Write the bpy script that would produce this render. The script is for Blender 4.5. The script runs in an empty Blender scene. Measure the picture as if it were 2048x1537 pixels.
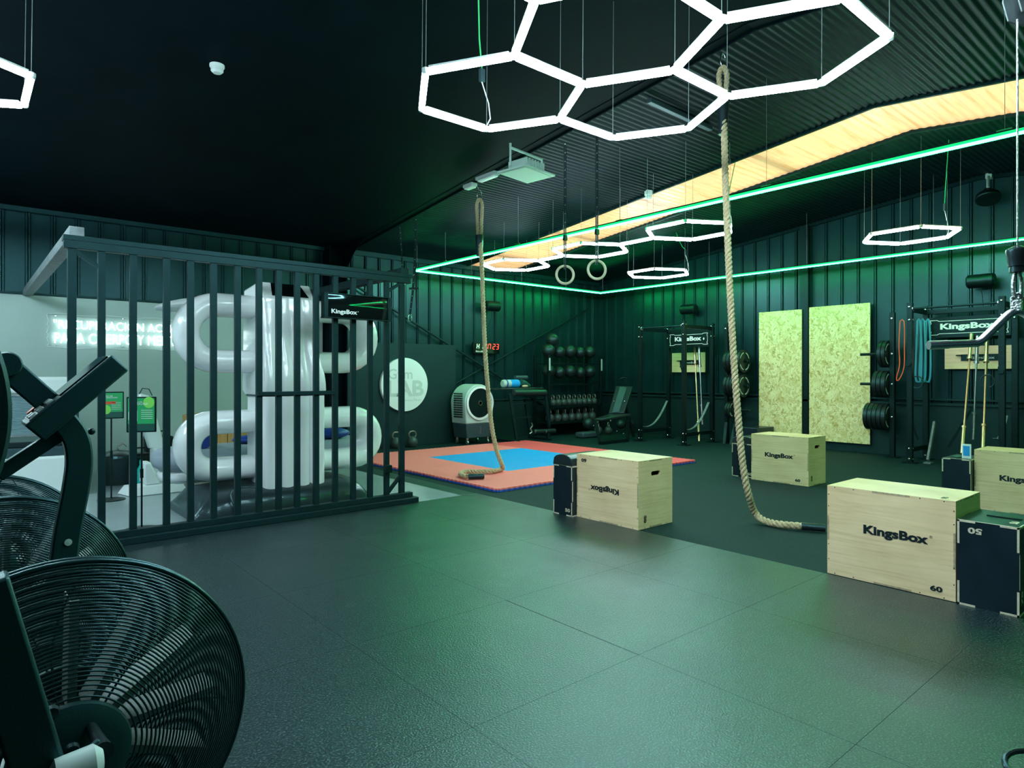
import bpy, math, random
from mathutils import Vector, Matrix, noise
random.seed(7)
S=bpy.context.scene
C=S.collection
V=Vector
# ---------------------------------------------------------------- camera, world, exposure
F=1300.; HZ=750.; CXP=1024.; CH=1.355; YAW=math.atan(1104/1300.)
SY,CY=math.sin(YAW),math.cos(YAW)
cd=bpy.data.cameras.new('camera'); cam=bpy.data.objects.new('camera',cd); C.objects.link(cam)
cam.location=(0,0,CH); cam.rotation_euler=(math.pi/2,0,-YAW)
cd.sensor_width=36; cd.lens=F/2048*36; cd.shift_y=-(768.5-HZ)/2048; cd.clip_start=.05
S.camera=cam
S.view_settings.view_transform='Standard'; S.view_settings.look='None'
S.view_settings.exposure=0.0; S.view_settings.gamma=1; S.view_settings.use_curve_mapping=False
W=bpy.data.worlds.new('world'); S.world=W; W.use_nodes=True
W.node_tree.nodes['Background'].inputs[0].default_value=(1.0,.70,.37,1)   # late daylight above the roof sheet
W.node_tree.nodes['Background'].inputs[1].default_value=1.8
L_WHITE=74.0; L_GREEN=62.0; L_NEON=9.0
COL_WHITE=(.68,.94,1.0); COL_GREEN=(.014,1.0,.22)
# ---------------------------------------------------------------- pixel <-> world helpers (surveyed from the photograph)
def ray(px,py):
    l=(px-CXP)/F; return V((SY+l*CY, CY-l*SY, (HZ-py)/F))
O=V((0,0,CH))
def fz(px,py,z=0.): r=ray(px,py); return O+r*((z-CH)/r.z)
def pY(px,py,Y): r=ray(px,py); return O+r*(Y/r.y)
def pX(px,py,X): r=ray(px,py); return O+r*(X/r.x)
def pD(px,py,d): return O+ray(px,py)*d
def zr(y): return 4.74-.105*y if y>=3 else 4.425-.10*(3-y)      # roof underside height
# ---------------------------------------------------------------- materials
def mat(name,col,rough=.5,metal=0.,spec=.5,bump=None,var=None,emit=None,es=1.,coat=0.,trans=0.):
    m=bpy.data.materials.new(name); m.use_nodes=True; nt=m.node_tree; b=nt.nodes['Principled BSDF']
    b.inputs['Base Color'].default_value=(*col,1); b.inputs['Roughness'].default_value=rough
    b.inputs['Metallic'].default_value=metal; b.inputs['Specular IOR Level'].default_value=spec
    if max(col)<.08: b.inputs['Specular Tint'].default_value=(.42,.93,1,1)
    if coat: b.inputs['Coat Weight'].default_value=coat; b.inputs['Coat Roughness'].default_value=.06
    if trans: b.inputs['Transmission Weight'].default_value=trans
    if emit: b.inputs['Emission Color'].default_value=(*emit,1); b.inputs['Emission Strength'].default_value=es
    N,Lk=nt.nodes,nt.links
    tc=N.new('ShaderNodeTexCoord')
    if var:
        sc,amt=var; n=N.new('ShaderNodeTexNoise'); n.inputs['Scale'].default_value=sc; n.inputs['Detail'].default_value=6
        r=N.new('ShaderNodeValToRGB'); r.color_ramp.elements[0].position=.3; r.color_ramp.elements[1].position=.7
        r.color_ramp.elements[0].color=(*[c*(1-amt) for c in col],1); r.color_ramp.elements[1].color=(*[min(1,c*(1+amt)) for c in col],1)
        Lk.new(tc.outputs['Object'],n.inputs['Vector']); Lk.new(n.outputs['Fac'],r.inputs[0]); Lk.new(r.outputs[0],b.inputs['Base Color'])
    if bump:
        sc,st=bump; n=N.new('ShaderNodeTexNoise'); n.inputs['Scale'].default_value=sc; n.inputs['Detail'].default_value=4
        bp=N.new('ShaderNodeBump'); bp.inputs['Strength'].default_value=st; bp.inputs['Distance'].default_value=.01
        Lk.new(tc.outputs['Object'],n.inputs['Vector']); Lk.new(n.outputs['Fac'],bp.inputs['Height']); Lk.new(bp.outputs[0],b.inputs['Normal'])
    return m
def emis(name,col,st,back=.0):
    m=bpy.data.materials.new(name); m.use_nodes=True; nt=m.node_tree; nt.nodes.clear()
    e=nt.nodes.new('ShaderNodeEmission'); e.inputs[0].default_value=(*col,1); e.inputs[1].default_value=st
    o=nt.nodes.new('ShaderNodeOutputMaterial'); nt.links.new(e.outputs[0],o.inputs[0]); return m
def nd(nt,t,**k):
    n=nt.nodes.new(t)
    for a,b in k.items(): setattr(n,a,b)
    return n
def ramp(nt,stops):
    r=nd(nt,'ShaderNodeValToRGB'); cr=r.color_ramp
    while len(cr.elements)<len(stops): cr.elements.new(.5)
    for e,(p,c) in zip(cr.elements,stops): e.position=p; e.color=(*c,1)
    return r
def m_ply(name,c1,c2,sc=1.,axis='Z'):
    m=mat(name,c1,.38,spec=.4); nt=m.node_tree; b=nt.nodes['Principled BSDF']; L=nt.links
    tc=nd(nt,'ShaderNodeTexCoord'); mp=nd(nt,'ShaderNodeMapping')
    mp.inputs['Scale'].default_value=(1.2,1.2,26) if axis=='Z' else (1.2,26,1.2)
    n=nd(nt,'ShaderNodeTexNoise'); n.inputs['Scale'].default_value=1.6*sc; n.inputs['Detail'].default_value=8; n.inputs['Roughness'].default_value=.62; n.inputs['Distortion'].default_value=.6
    n2=nd(nt,'ShaderNodeTexNoise'); n2.inputs['Scale'].default_value=2.2; n2.inputs['Detail'].default_value=3
    r=ramp(nt,[(.28,c2),(.5,c1),(.75,tuple(min(1,x*1.1) for x in c1))])
    r2=ramp(nt,[(.3,(.82,.78,.72)),(.62,(1,1,1))])
    mx=nd(nt,'ShaderNodeMixRGB',blend_type='MULTIPLY'); mx.inputs[0].default_value=.8
    L.new(tc.outputs['Object'],mp.inputs[0]); L.new(mp.outputs[0],n.inputs['Vector']); L.new(n.outputs['Fac'],r.inputs[0])
    L.new(tc.outputs['Object'],n2.inputs['Vector']); L.new(n2.outputs['Fac'],r2.inputs[0])
    L.new(r.outputs[0],mx.inputs[1]); L.new(r2.outputs[0],mx.inputs[2]); L.new(mx.outputs[0],b.inputs['Base Color'])
    return m
def m_osb():
    m=mat('osb_board',(.6,.5,.25),.55); nt=m.node_tree; b=nt.nodes['Principled BSDF']; L=nt.links
    tc=nd(nt,'ShaderNodeTexCoord'); w=nd(nt,'ShaderNodeTexNoise'); w.inputs['Scale'].default_value=9; w.inputs['Detail'].default_value=3
    ad=nd(nt,'ShaderNodeMixRGB',blend_type='ADD'); ad.inputs[0].default_value=.30
    mp=nd(nt,'ShaderNodeMapping'); mp.inputs['Scale'].default_value=(1,1.5,.75); mp.inputs['Rotation'].default_value=(.5,0,0)
    v=nd(nt,'ShaderNodeTexVoronoi',feature='F1'); v.inputs['Scale'].default_value=19
    r=ramp(nt,[(.0,(.50,.36,.10)),(.12,(.72,.56,.22)),(.5,(.84,.70,.34)),(.85,(.92,.82,.48)),(1,(.62,.46,.16))])
    L.new(tc.outputs['Object'],w.inputs['Vector']); L.new(tc.outputs['Object'],ad.inputs[1]); L.new(w.outputs['Color'],ad.inputs[2])
    L.new(ad.outputs[0],mp.inputs[0]); L.new(mp.outputs[0],v.inputs['Vector'])
    sp=nd(nt,'ShaderNodeSeparateColor'); L.new(v.outputs['Color'],sp.inputs[0]); L.new(sp.outputs[0],r.inputs[0])
    n=nd(nt,'ShaderNodeTexNoise'); n.inputs['Scale'].default_value=55; n.inputs['Detail'].default_value=5; L.new(tc.outputs['Object'],n.inputs['Vector'])
    r2=ramp(nt,[(.30,(.42,.30,.15)),(.42,(1,1,1))]); L.new(n.outputs['Fac'],r2.inputs[0])
    mx=nd(nt,'ShaderNodeMixRGB',blend_type='MULTIPLY'); mx.inputs[0].default_value=.75; L.new(r.outputs[0],mx.inputs[1]); L.new(r2.outputs[0],mx.inputs[2])
    L.new(mx.outputs[0],b.inputs['Base Color'])
    bp=nd(nt,'ShaderNodeBump'); bp.inputs['Strength'].default_value=.25; bp.inputs['Distance'].default_value=.004; L.new(v.outputs['Distance'],bp.inputs['Height']); L.new(bp.outputs[0],b.inputs['Normal'])
    return m
def m_rubber():                                     # 1 m rubber tiles: speckle, scuffs, thin seams
    m=mat('rubber_tile_floor',(.02,.025,.025),.42,spec=.9); nt=m.node_tree; b=nt.nodes['Principled BSDF']; b.inputs['Specular Tint'].default_value=(.62,.97,1,1); L=nt.links
    tc=nd(nt,'ShaderNodeTexCoord'); sx=nd(nt,'ShaderNodeSeparateXYZ'); L.new(tc.outputs['Object'],sx.inputs[0])
    def seam(out,off,w):
        a=nd(nt,'ShaderNodeMath',operation='ADD'); a.inputs[1].default_value=off+100; L.new(out,a.inputs[0])
        f=nd(nt,'ShaderNodeMath',operation='FRACT'); L.new(a.outputs[0],f.inputs[0])
        s=nd(nt,'ShaderNodeMath',operation='SUBTRACT'); s.inputs[1].default_value=.5; L.new(f.outputs[0],s.inputs[0])
        ab=nd(nt,'ShaderNodeMath',operation='ABSOLUTE'); L.new(s.outputs[0],ab.inputs[0])
        g=nd(nt,'ShaderNodeMath',operation='LESS_THAN'); g.inputs[1].default_value=w; L.new(ab.outputs[0],g.inputs[0]); return g
    g1=seam(sx.outputs[0],0,.0013); g2=seam(sx.outputs[1],.5,.0013)
    mxx=nd(nt,'ShaderNodeMath',operation='MAXIMUM'); L.new(g1.outputs[0],mxx.inputs[0]); L.new(g2.outputs[0],mxx.inputs[1])
    n=nd(nt,'ShaderNodeTexNoise'); n.inputs['Scale'].default_value=120; n.inputs['Detail'].default_value=3; L.new(tc.outputs['Object'],n.inputs['Vector'])
    n2=nd(nt,'ShaderNodeTexNoise'); n2.inputs['Scale'].default_value=1.3; n2.inputs['Detail'].default_value=7; L.new(tc.outputs['Object'],n2.inputs['Vector'])
    r=ramp(nt,[(.42,(.001,.004,.005)),(.54,(.006,.015,.017)),(.66,(.060,.100,.105))]); L.new(n.outputs['Fac'],r.inputs[0])
    mx=nd(nt,'ShaderNodeMixRGB'); mx.inputs[2].default_value=(.002,.003,.003,1); 
    n3=nd(nt,'ShaderNodeTexNoise'); n3.inputs['Scale'].default_value=2.1; n3.inputs['Detail'].default_value=9; n3.inputs['Roughness'].default_value=.72; n3.inputs['Distortion'].default_value=1.6; L.new(tc.outputs['Object'],n3.inputs['Vector'])
    r3=ramp(nt,[(.60,(0,0,0)),(.78,(.035,.05,.05))]); L.new(n3.outputs['Fac'],r3.inputs[0])
    ad=nd(nt,'ShaderNodeMixRGB',blend_type='ADD'); ad.inputs[0].default_value=1; L.new(r.outputs[0],ad.inputs[1]); L.new(r3.outputs[0],ad.inputs[2])
    L.new(mxx.outputs[0],mx.inputs[0]); L.new(ad.outputs[0],mx.inputs[1]); L.new(mx.outputs[0],b.inputs['Base Color'])
    rr=ramp(nt,[(.3,(.28,)*3),(.7,(.38,)*3)]); L.new(n2.outputs['Fac'],rr.inputs[0])
    mr=nd(nt,'ShaderNodeMath',operation='MAXIMUM'); L.new(rr.outputs[0],mr.inputs[0]); L.new(mxx.outputs[0],mr.inputs[1]); L.new(mr.outputs[0],b.inputs['Roughness'])
    bp=nd(nt,'ShaderNodeBump'); bp.inputs['Strength'].default_value=.8; bp.inputs['Distance'].default_value=.0035; L.new(n.outputs['Fac'],bp.inputs['Height']); L.new(bp.outputs[0],b.inputs['Normal'])
    return m
def m_sky():                                        # translucent corrugated roof light
    m=bpy.data.materials.new('translucent_roof_sheet'); m.use_nodes=True; nt=m.node_tree; nt.nodes.clear(); L=nt.links
    o=nd(nt,'ShaderNodeOutputMaterial'); t=nd(nt,'ShaderNodeBsdfTranslucent'); g=nd(nt,'ShaderNodeBsdfGlossy'); g.inputs['Roughness'].default_value=.25
    mx=nd(nt,'ShaderNodeMixShader'); fr=nd(nt,'ShaderNodeFresnel'); fr.inputs[0].default_value=1.45
    tc=nd(nt,'ShaderNodeTexCoord'); mp=nd(nt,'ShaderNodeMapping'); mp.inputs['Scale'].default_value=(.5,9,1)
    n=nd(nt,'ShaderNodeTexNoise'); n.inputs['Scale'].default_value=2; n.inputs['Detail'].default_value=5
    r=ramp(nt,[(.32,(.86,.66,.46)),(.45,(.95,.86,.74)),(.6,(.97,.90,.80))])
    L.new(tc.outputs['Object'],mp.inputs[0]); L.new(mp.outputs[0],n.inputs['Vector']); L.new(n.outputs['Fac'],r.inputs[0]); L.new(r.outputs[0],t.inputs[0])
    L.new(fr.outputs[0],mx.inputs[0]); L.new(t.outputs[0],mx.inputs[1]); L.new(g.outputs[0],mx.inputs[2]); L.new(mx.outputs[0],o.inputs[0]); return m
M={}
M['rubber']=m_rubber()
M['turf']=mat('dark_gym_carpet',(.003,.013,.013),.75,spec=.35,bump=(300,.4),var=(40,.35))
M['curb']=mat('black_edging',(.004,.014,.014),.5,bump=(60,.2))
M['epoxy']=mat('grey_gloss_floor',(.30,.36,.38),.22,spec=.5,var=(1.5,.08))
M['clad']=mat('dark_teal_cladding',(.004,.021,.025),.34,spec=.42,var=(2.2,.25),bump=(14,.05))
M['clad2']=mat('dark_corrugated_roof',(.002,.009,.0115),.52,spec=.15,var=(3,.2))
M['black']=mat('matt_black_panel',(.004,.014,.014),.6,var=(4,.2))
M['ceil']=mat('black_smooth_ceiling',(.001,.0045,.007),.7,spec=.06,var=(2,.25),bump=(8,.1))
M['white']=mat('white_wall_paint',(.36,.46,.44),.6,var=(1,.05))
M['steel']=mat('black_painted_steel',(.005,.016,.018),.45,spec=.25,var=(12,.2))
M['rack']=mat('black_powder_coated_steel',(.003,.008,.008),.4,spec=.3,var=(20,.2))
M['bolt']=mat('zinc_bolt',(.75,.8,.8),.25,metal=1.)
M['chrome']=mat('chrome',(.80,.82,.86),.30,metal=1.,bump=(40,.12))
M['chain']=mat('worn_steel',(.55,.58,.58),.35,metal=1.,bump=(90,.6))
M['brass']=mat('brushed_brass_bar',(.62,.50,.28),.32,metal=.9)
M['gel']=mat('white_gloss_shell',(.92,.94,.95),.16,spec=.5,coat=.5)
M['satin']=mat('white_satin_plastic',(.74,.80,.80),.4)
M['grey']=mat('grey_upholstery',(.30,.36,.42),.5,bump=(200,.15))
M['dkgrey']=mat('dark_grey_plastic',(.035,.06,.07),.4)
M['darkpod']=mat('dark_silver_vinyl',(.025,.035,.04),.33,metal=.3,coat=.3)
M['bike']=mat('dark_green_grey_bike_paint',(.006,.030,.030),.42,spec=.5,bump=(220,.08))
M['wire']=mat('black_wire_guard',(.006,.022,.024),.32,spec=.7)
M['blade']=mat('grey_fan_blade',(.48,.54,.54),.45,metal=.3)
M['rope']=mat('manila_rope',(.56,.44,.27),.85,var=(60,.25),bump=(120,.8))
M['tape']=mat('black_rope_tape',(.012,.016,.018),.35,bump=(40,.4))
M['strap']=mat('black_webbing',(.008,.010,.010),.7)
M['ring']=mat('birch_ring',(.56,.50,.36),.45,var=(8,.1))
M['ply']=m_ply('birch_plywood',(.88,.66,.40),(.74,.52,.27))
M['plyend']=mat('plywood_end_grain',(.42,.32,.19),.6,var=(50,.3))
M['plylite']=mat('bare_plywood_edge',(.62,.55,.40),.6,var=(40,.15))
M['navy']=mat('black_film_plywood',(.008,.013,.020),.34,spec=.5,var=(6,.3),bump=(50,.05))
M['vinyl']=mat('black_vinyl_pad',(.015,.02,.022),.3,spec=.6)
M['ink']=mat('black_print',(.006,.006,.008),.5)
M['inkw']=mat('white_print',(.78,.84,.82),.5)
M['inkg']=mat('grey_print',(.50,.58,.55),.6)
M['osb']=m_osb()
M['red']=mat('red_foam',(.80,.09,.10),.65,var=(300,.06),bump=(300,.2))
M['redlit']=mat('red_foam_lit',(.97,.20,.19),.65,var=(300,.06),bump=(300,.2))  # red foam made paler, the lamplight on it put into the colour
M['blue']=mat('blue_foam',(.0,.30,.74),.6,var=(300,.06),bump=(300,.2))
M['blueedge']=mat('blue_foam_underside',(.02,.10,.50),.6)
M['bluecl']=mat('royal_blue_vinyl',(.01,.05,.30),.45)
M['wood']=m_ply('cedar_staves',(.52,.30,.10),(.36,.18,.05),1.,'Y')
M['beam']=mat('grey_painted_timber',(.13,.16,.17),.55,var=(14,.3),bump=(30,.5))
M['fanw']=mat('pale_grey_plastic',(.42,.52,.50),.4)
M['glassblk']=mat('black_gloss_screen',(.004,.006,.006),.05,spec=.6)
M['tube']=emis('white_led_diffuser',COL_WHITE,L_WHITE)
M['tubeg']=emis('green_led_diffuser',COL_GREEN,L_GREEN)
M['halog']=emis('green_led_halo',(.01,1,.22),1.3)  # weak glow standing in for the halo beside the tube
M['neon']=emis('white_neon',(.78,1,.97),L_NEON)
M['ledg']=emis('green_digits',(.35,1,.45),3.0)
M['ledr']=emis('red_digits',(1,.06,.04),4.0)
M['acry']=mat('clear_acrylic',(.8,.9,.9),.08); M['acry'].node_tree.nodes['Principled BSDF'].inputs['Alpha'].default_value=.06
M['clear']=mat('clear_connector',(.75,.85,.85),.2,spec=.6)
M['cabg']=mat('green_cable',(.02,.55,.14),.5)
M['cabw']=mat('white_cable',(.8,.85,.85),.5)
M['wirew']=mat('steel_wire',(.35,.42,.42),.35,metal=.6)
M['rubball']=mat('black_rubber_ball',(.012,.018,.017),.38,spec=.6,bump=(60,.15))
M['iron']=mat('cast_iron_kettlebell',(.045,.055,.05),.4,bump=(60,.2))
M['hndl']=mat('worn_steel_handle',(.22,.22,.18),.35,metal=.7)
M['plate']=mat('black_bumper_rubber',(.010,.012,.012),.4,bump=(80,.1))
M['orange']=mat('orange_band',(.85,.12,.03),.5)
M['teal']=mat('teal_band',(.02,.26,.34),.5)
M['poster']=mat('green_poster',(.03,.42,.14),.4)
M['posterd']=mat('dark_green_poster_foot',(.02,.10,.08),.4)
M['limeg']=mat('lime_print',(.25,.75,.12),.5)
M['redp']=mat('red_print',(.8,.12,.05),.5)
M['fold']=mat('grey_ribbed_canopy_lining',(.30,.42,.46),.35,metal=.3)
M['bottle']=mat('teal_bottle',(.02,.50,.45),.25)
M['sky']=m_sky()
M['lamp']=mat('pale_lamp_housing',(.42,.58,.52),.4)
# ---------------------------------------------------------------- mesh builder
class MB:
    def __init__(s): s.v=[]; s.f=[]
    def add(s,vs,fs):
        n=len(s.v); s.v+= [V(p) for p in vs]; s.f+=[tuple(i+n for i in f) for f in fs]; return s
    def box(s,x0,x1,y0,y1,z0,z1):
        return s.add([(x0,y0,z0),(x1,y0,z0),(x1,y1,z0),(x0,y1,z0),(x0,y0,z1),(x1,y0,z1),(x1,y1,z1),(x0,y1,z1)],
            [(0,3,2,1),(4,5,6,7),(0,1,5,4),(1,2,6,5),(2,3,7,6),(3,0,4,7)])
    def cb(s,c,d): return s.box(c[0]-d[0]/2,c[0]+d[0]/2,c[1]-d[1]/2,c[1]+d[1]/2,c[2]-d[2]/2,c[2]+d[2]/2)
    def bar(s,a,b,w,h,up=(0,0,1)):                       # rectangular section from a to b; w sideways, h along up
        a,b=V(a),V(b); t=(b-a).normalized(); u=V(up); sd=t.cross(u)
        if sd.length<1e-4: sd=t.cross(V((1,0,0)))
        sd.normalize(); u=sd.cross(t); q=[]
        for p in (a,b):
            for i,j in ((-1,-1),(1,-1),(1,1),(-1,1)): q.append(p+sd*(w/2*i)+u*(h/2*j))
        return s.add(q,[(0,1,2,3),(7,6,5,4),(0,4,5,1),(1,5,6,2),(2,6,7,3),(3,7,4,0)])
    def tube(s,pts,r,n=10,closed=False,caps=True,a=None,ref=None):
        P=[V(p) for p in pts]; m=len(P); q=[]; R=r if isinstance(r,(list,tuple)) else [r]*m
        t0=(P[1]-P[0]).normalized(); nn=V(ref) if ref else t0.orthogonal(); nn=(nn-t0*nn.dot(t0)).normalized()
        for i in range(m):
            if closed: t=(P[(i+1)%m]-P[i-1]).normalized()
            else: t=(P[min(i+1,m-1)]-P[max(i-1,0)]).normalized()
            nn=(nn-t*nn.dot(t)); nn.normalize(); bb=t.cross(nn)
            for k in range(n):
                an=2*math.pi*k/n; q.append(P[i]+nn*(R[i]*math.cos(an))+bb*((a if a else R[i])*math.sin(an)))
        fs=[]
        for i in range(m if closed else m-1):
            j=(i+1)%m
            for k in range(n): fs.append((i*n+k,i*n+(k+1)%n,j*n+(k+1)%n,j*n+k))
        if caps and not closed: fs+= [tuple(range(n))[::-1],tuple((m-1)*n+k for k in range(n))]
        return s.add(q,fs)
    def cyl(s,a,b,r,n=16,r2=None): return s.tube([a,b],[r,r if r2 is None else r2],n)
    def lathe(s,c,prof,n=24,ax=(0,0,1)):                 # prof: (radius, along axis)
        ax=V(ax).normalized(); u=ax.orthogonal().normalized(); w=ax.cross(u); c=V(c); q=[]; m=len(prof)
        for r,h in prof:
            for k in range(n): an=2*math.pi*k/n; q.append(c+ax*h+u*(r*math.cos(an))+w*(r*math.sin(an)))
        fs=[(i*n+k,i*n+(k+1)%n,(i+1)*n+(k+1)%n,(i+1)*n+k) for i in range(m-1) for k in range(n)]
        if prof[0][0]>1e-6: fs.append(tuple(range(n))[::-1])
        if prof[-1][0]>1e-6: fs.append(tuple((m-1)*n+k for k in range(n)))
        return s.add(q,fs)
    def sph(s,c,r,n=20,m=12,sc=(1,1,1)):
        c=V(c); q=[]; fs=[]
        for i in range(m+1):
            th=math.pi*i/m
            for k in range(n):
                an=2*math.pi*k/n; q.append(c+V((r*sc[0]*math.sin(th)*math.cos(an),r*sc[1]*math.sin(th)*math.sin(an),r*sc[2]*math.cos(th))))
        for i in range(m):
            for k in range(n): fs.append((i*n+k,(i+1)*n+k,(i+1)*n+(k+1)%n,i*n+(k+1)%n))
        return s.add(q,fs)
    def prism(s,poly,vec):                               # planar polygon extruded
        P=[V(p) for p in poly]; n=len(P); vec=V(vec)
        return s.add(P+[p+vec for p in P],[tuple(range(n))[::-1],tuple(range(n,2*n))]+[(i,(i+1)%n,n+(i+1)%n,n+i) for i in range(n)])
    def grid(s,rows,closed=False):
        n=len(rows[0]); q=[p for r in rows for p in r]; fs=[]
        for i in range(len(rows)-1):
            for k in range(n if closed else n-1): fs.append((i*n+k,i*n+(k+1)%n,(i+1)*n+(k+1)%n,(i+1)*n+k))
        return s.add(q,fs)
    def build(s,name,m,parent=None,bev=0,smooth=35,world=False,kind=None,label=None,fixn=True,origin=None):
        if parent is not None and world:
            o=V((0,0,0)); p=parent
            while p is not None: o+=p.location; p=p.parent
        elif parent is None:
            if origin is not None: o=V(origin)
            else:
                lo=[min(p[i] for p in s.v) for i in range(3)]; hi=[max(p[i] for p in s.v) for i in range(3)]
                o=V(((lo[0]+hi[0])/2,(lo[1]+hi[1])/2,lo[2]))
        else: o=V((0,0,0))
        me=bpy.data.meshes.new(name); me.from_pydata([p-o for p in s.v],[],s.f)
        if fixn:
            import bmesh
            bm=bmesh.new(); bm.from_mesh(me); bmesh.ops.recalc_face_normals(bm,faces=bm.faces[:]); bm.to_mesh(me); bm.free()
        me.materials.append(M[m] if isinstance(m,str) else m)
        me.shade_smooth(); me.set_sharp_from_angle(angle=math.radians(smooth))
        ob=bpy.data.objects.new(name,me); C.objects.link(ob)
        if parent is not None: ob.parent=parent
        else: ob.location=o
        if bev:
            b=ob.modifiers.new('bevel','BEVEL'); b.width=bev; b.segments=2; b.limit_method='ANGLE'; b.harden_normals=False
        if kind: ob['kind']=kind
        if label: ob['label']=label
        return ob
def tag(o,label=None,cat=None,group=None,kind=None):
    if label: o['label']=label
    if cat: o['category']=cat
    if group: o['group']=group
    if kind: o['kind']=kind
    return o
def thing(name,label,cat,loc,rz=0,group=None):
    o=bpy.data.objects.new(name,None); C.objects.link(o); o.location=loc; o.rotation_euler.z=rz
    o.empty_display_size=.1
    return tag(o,label,cat,group)
def copy_tree(o,parent=None):
    c=o.copy(); C.objects.link(c); c.parent=parent
    for ch in [x for x in bpy.data.objects if x.parent==o]: copy_tree(ch,c)
    return c
def dup(o,loc,label=None,rz=None,group=None,sc=None):
    c=copy_tree(o); c.location=loc
    if rz is not None: c.rotation_euler.z=rz
    if label: c['label']=label
    if group: c['group']=group
    if sc: c.scale=(sc,sc,sc)
    return c
_tx={}
def text(parent,name,s,m,o,right,up,width=None,height=None,bold=.02,depth=.0015,world=True,label=None):
    k=(s,bold)
    if k not in _tx:
        cu=bpy.data.curves.new('t','FONT'); cu.body=s; cu.offset=bold; cu.resolution_u=3; cu.align_x='LEFT'
        to=bpy.data.objects.new('t',cu); C.objects.link(to); me=bpy.data.meshes.new_from_object(to)
        _tx[k]=([v.co.copy() for v in me.vertices],[tuple(p.vertices) for p in me.polygons])
        bpy.data.objects.remove(to); bpy.data.meshes.remove(me); bpy.data.curves.remove(cu)
    vs,fs=_tx[k]; x0=min(v.x for v in vs); x1=max(v.x for v in vs); y0=min(v.y for v in vs); y1=max(v.y for v in vs)
    sx=width/(x1-x0) if width else None; sy=height/(y1-y0) if height else None
    if sx is None: sx=sy
    if sy is None: sy=sx
    R,U=V(right).normalized(),V(up).normalized(); N=R.cross(U); o=V(o); n=len(vs)
    q=[o+R*((v.x-(x0+x1)/2)*sx)+U*((v.y-(y0+y1)/2)*sy)+N*depth for v in vs]
    b=MB(); b.add(q,fs); return b.build(name,m,parent,world=world,label=label,fixn=False)
ORD=['first','second','third','fourth','fifth','sixth','seventh','eighth','ninth','tenth','eleventh','twelfth']
# ================================================================ STRUCTURE
XW=12.13; YW=10.95; XL=-4.; YB=-4.; XR=5.32
b=MB(); b.box(XL,4.5,YB,5.93,-.06,0.0); b.build('floor_rubber','rubber',bev=0,origin=(0,0,0))['kind']='structure'
b=MB(); b.box(4.5,XW,YB,YW,-.06,-.004); b.build('floor_carpet','turf',origin=(0,0,0))['kind']='structure'
b=MB(); b.box(XL,4.30,5.93,YW,-.06,-.003); b.build('floor_recovery','epoxy',origin=(0,0,0))['kind']='structure'
b=MB(); b.add([(4.30,5.93,-.003),(4.5,5.93,-.003),(4.62,YW,.0),(4.30,YW,.0)],[(0,1,2,3)]); b.box(4.3,4.5,5.93,YW,-.06,-.004)
b.build('trim_1','curb',origin=(0,0,0))['kind']='structure'
b=MB(); b.box(2.496,2.504,2.0,3.0,-.01,.0006); b.build('trim_10','ink')['kind']='structure'
def clad(p0,dirv,nrm,length,zt,pitch=.283,z0=0.,z1f=None,off=.0):
    # trapezoid ribs, vertical; returns builder
    b=MB(); t=V(dirv); n=V(nrm); prof=[]; s=off
    while s<length:
        for ds,h in ((0,0),(.205,0),(.218,.034),(.232,.034),(.238,.02),(.246,.034),(.262,.034),(.275,0)):
            if s+ds<length: prof.append((s+ds,h))
        s+=pitch
    prof.append((length,0))
    lo=[];hi=[]
    for s_,h in prof:
        p=V(p0)+t*s_+n*h; lo.append(V((p.x,p.y,z0))); hi.append(V((p.x,p.y,zt(p))))
    b.grid([lo,hi]); return b
b=clad((XL,YW,0),(1,0,0),(0,-1,0),XW-XL,lambda p:zr(YW)+.3,pitch=.28,off=-.02,z0=-.05); b.build('wall_north','clad',fixn=False,smooth=20)['kind']='structure'
b=clad((XW,YW,0),(0,-1,0),(-1,0,0),YW-YB,lambda p:zr(p.y)+.1,pitch=.28,off=.02,z0=-.05); b.build('wall_east','clad',fixn=False,smooth=20)['kind']='structure'
b=MB(); b.box(XL,XW,YB-.1,YB,-.05,4.2); b.build('wall_south','clad')['kind']='structure'
b=MB(); b.box(XL-.1,XL,YB,YW,-.05,4.9); b.build('wall_west','clad')['kind']='structure'
b=MB(); b.box(XL,XW+.1,YW+.001,YW+.08,-.05,4.1); b.box(XW+.001,XW+.08,YB,YW+.1,-.05,4.9); b.build('wall_outer','black')['kind']='structure'  # unseen backing behind the cladding, added to keep daylight from leaking in
# roof: smooth black half, corrugated half, translucent strip
b=MB(); pts=[YB-.1,3.,YW+.1]
b.grid([[V((XL-.1,y,zr(y))) for y in pts],[V((XR-.08,y,zr(y))) for y in pts]])
b.grid([[V((XL-.1,y,zr(y)+.2)) for y in pts],[V((XR-.08,y,zr(y)+.2)) for y in pts]])
b.build('ceiling_smooth','ceil',fixn=False)['kind']='structure'
def corr(x0,x1,name,m,y0=YB-.1,y1=YW+.1,pitch=.075,amp=.006,dz=.0):
    b=MB(); r0=[];r1=[]; y=y0
    while y<y1:
        for k in range(6):
            yy=y+pitch*k/6; h=amp*max(-.6,min(.6,math.cos(2*math.pi*k/6)))/.6
            r0.append(V((x0,yy,zr(yy)+h+dz))); r1.append(V((x1,yy,zr(yy)+h+dz)))
        y+=pitch
    b.grid([r0,r1]); o=b.build(name,m,fixn=False,smooth=50); o['kind']='structure'; return o
XS0,XS1=7.99,9.20
corr(XR+.05,XS0,'ceiling_corrugated','clad2',dz=.02); corr(XS1,XW+.05,'ceiling_corrugated_east','clad2',dz=.02)
corr(XS0-.02,XS1+.02,'window_1','sky',dz=.032,amp=.003,pitch=.1)
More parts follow.
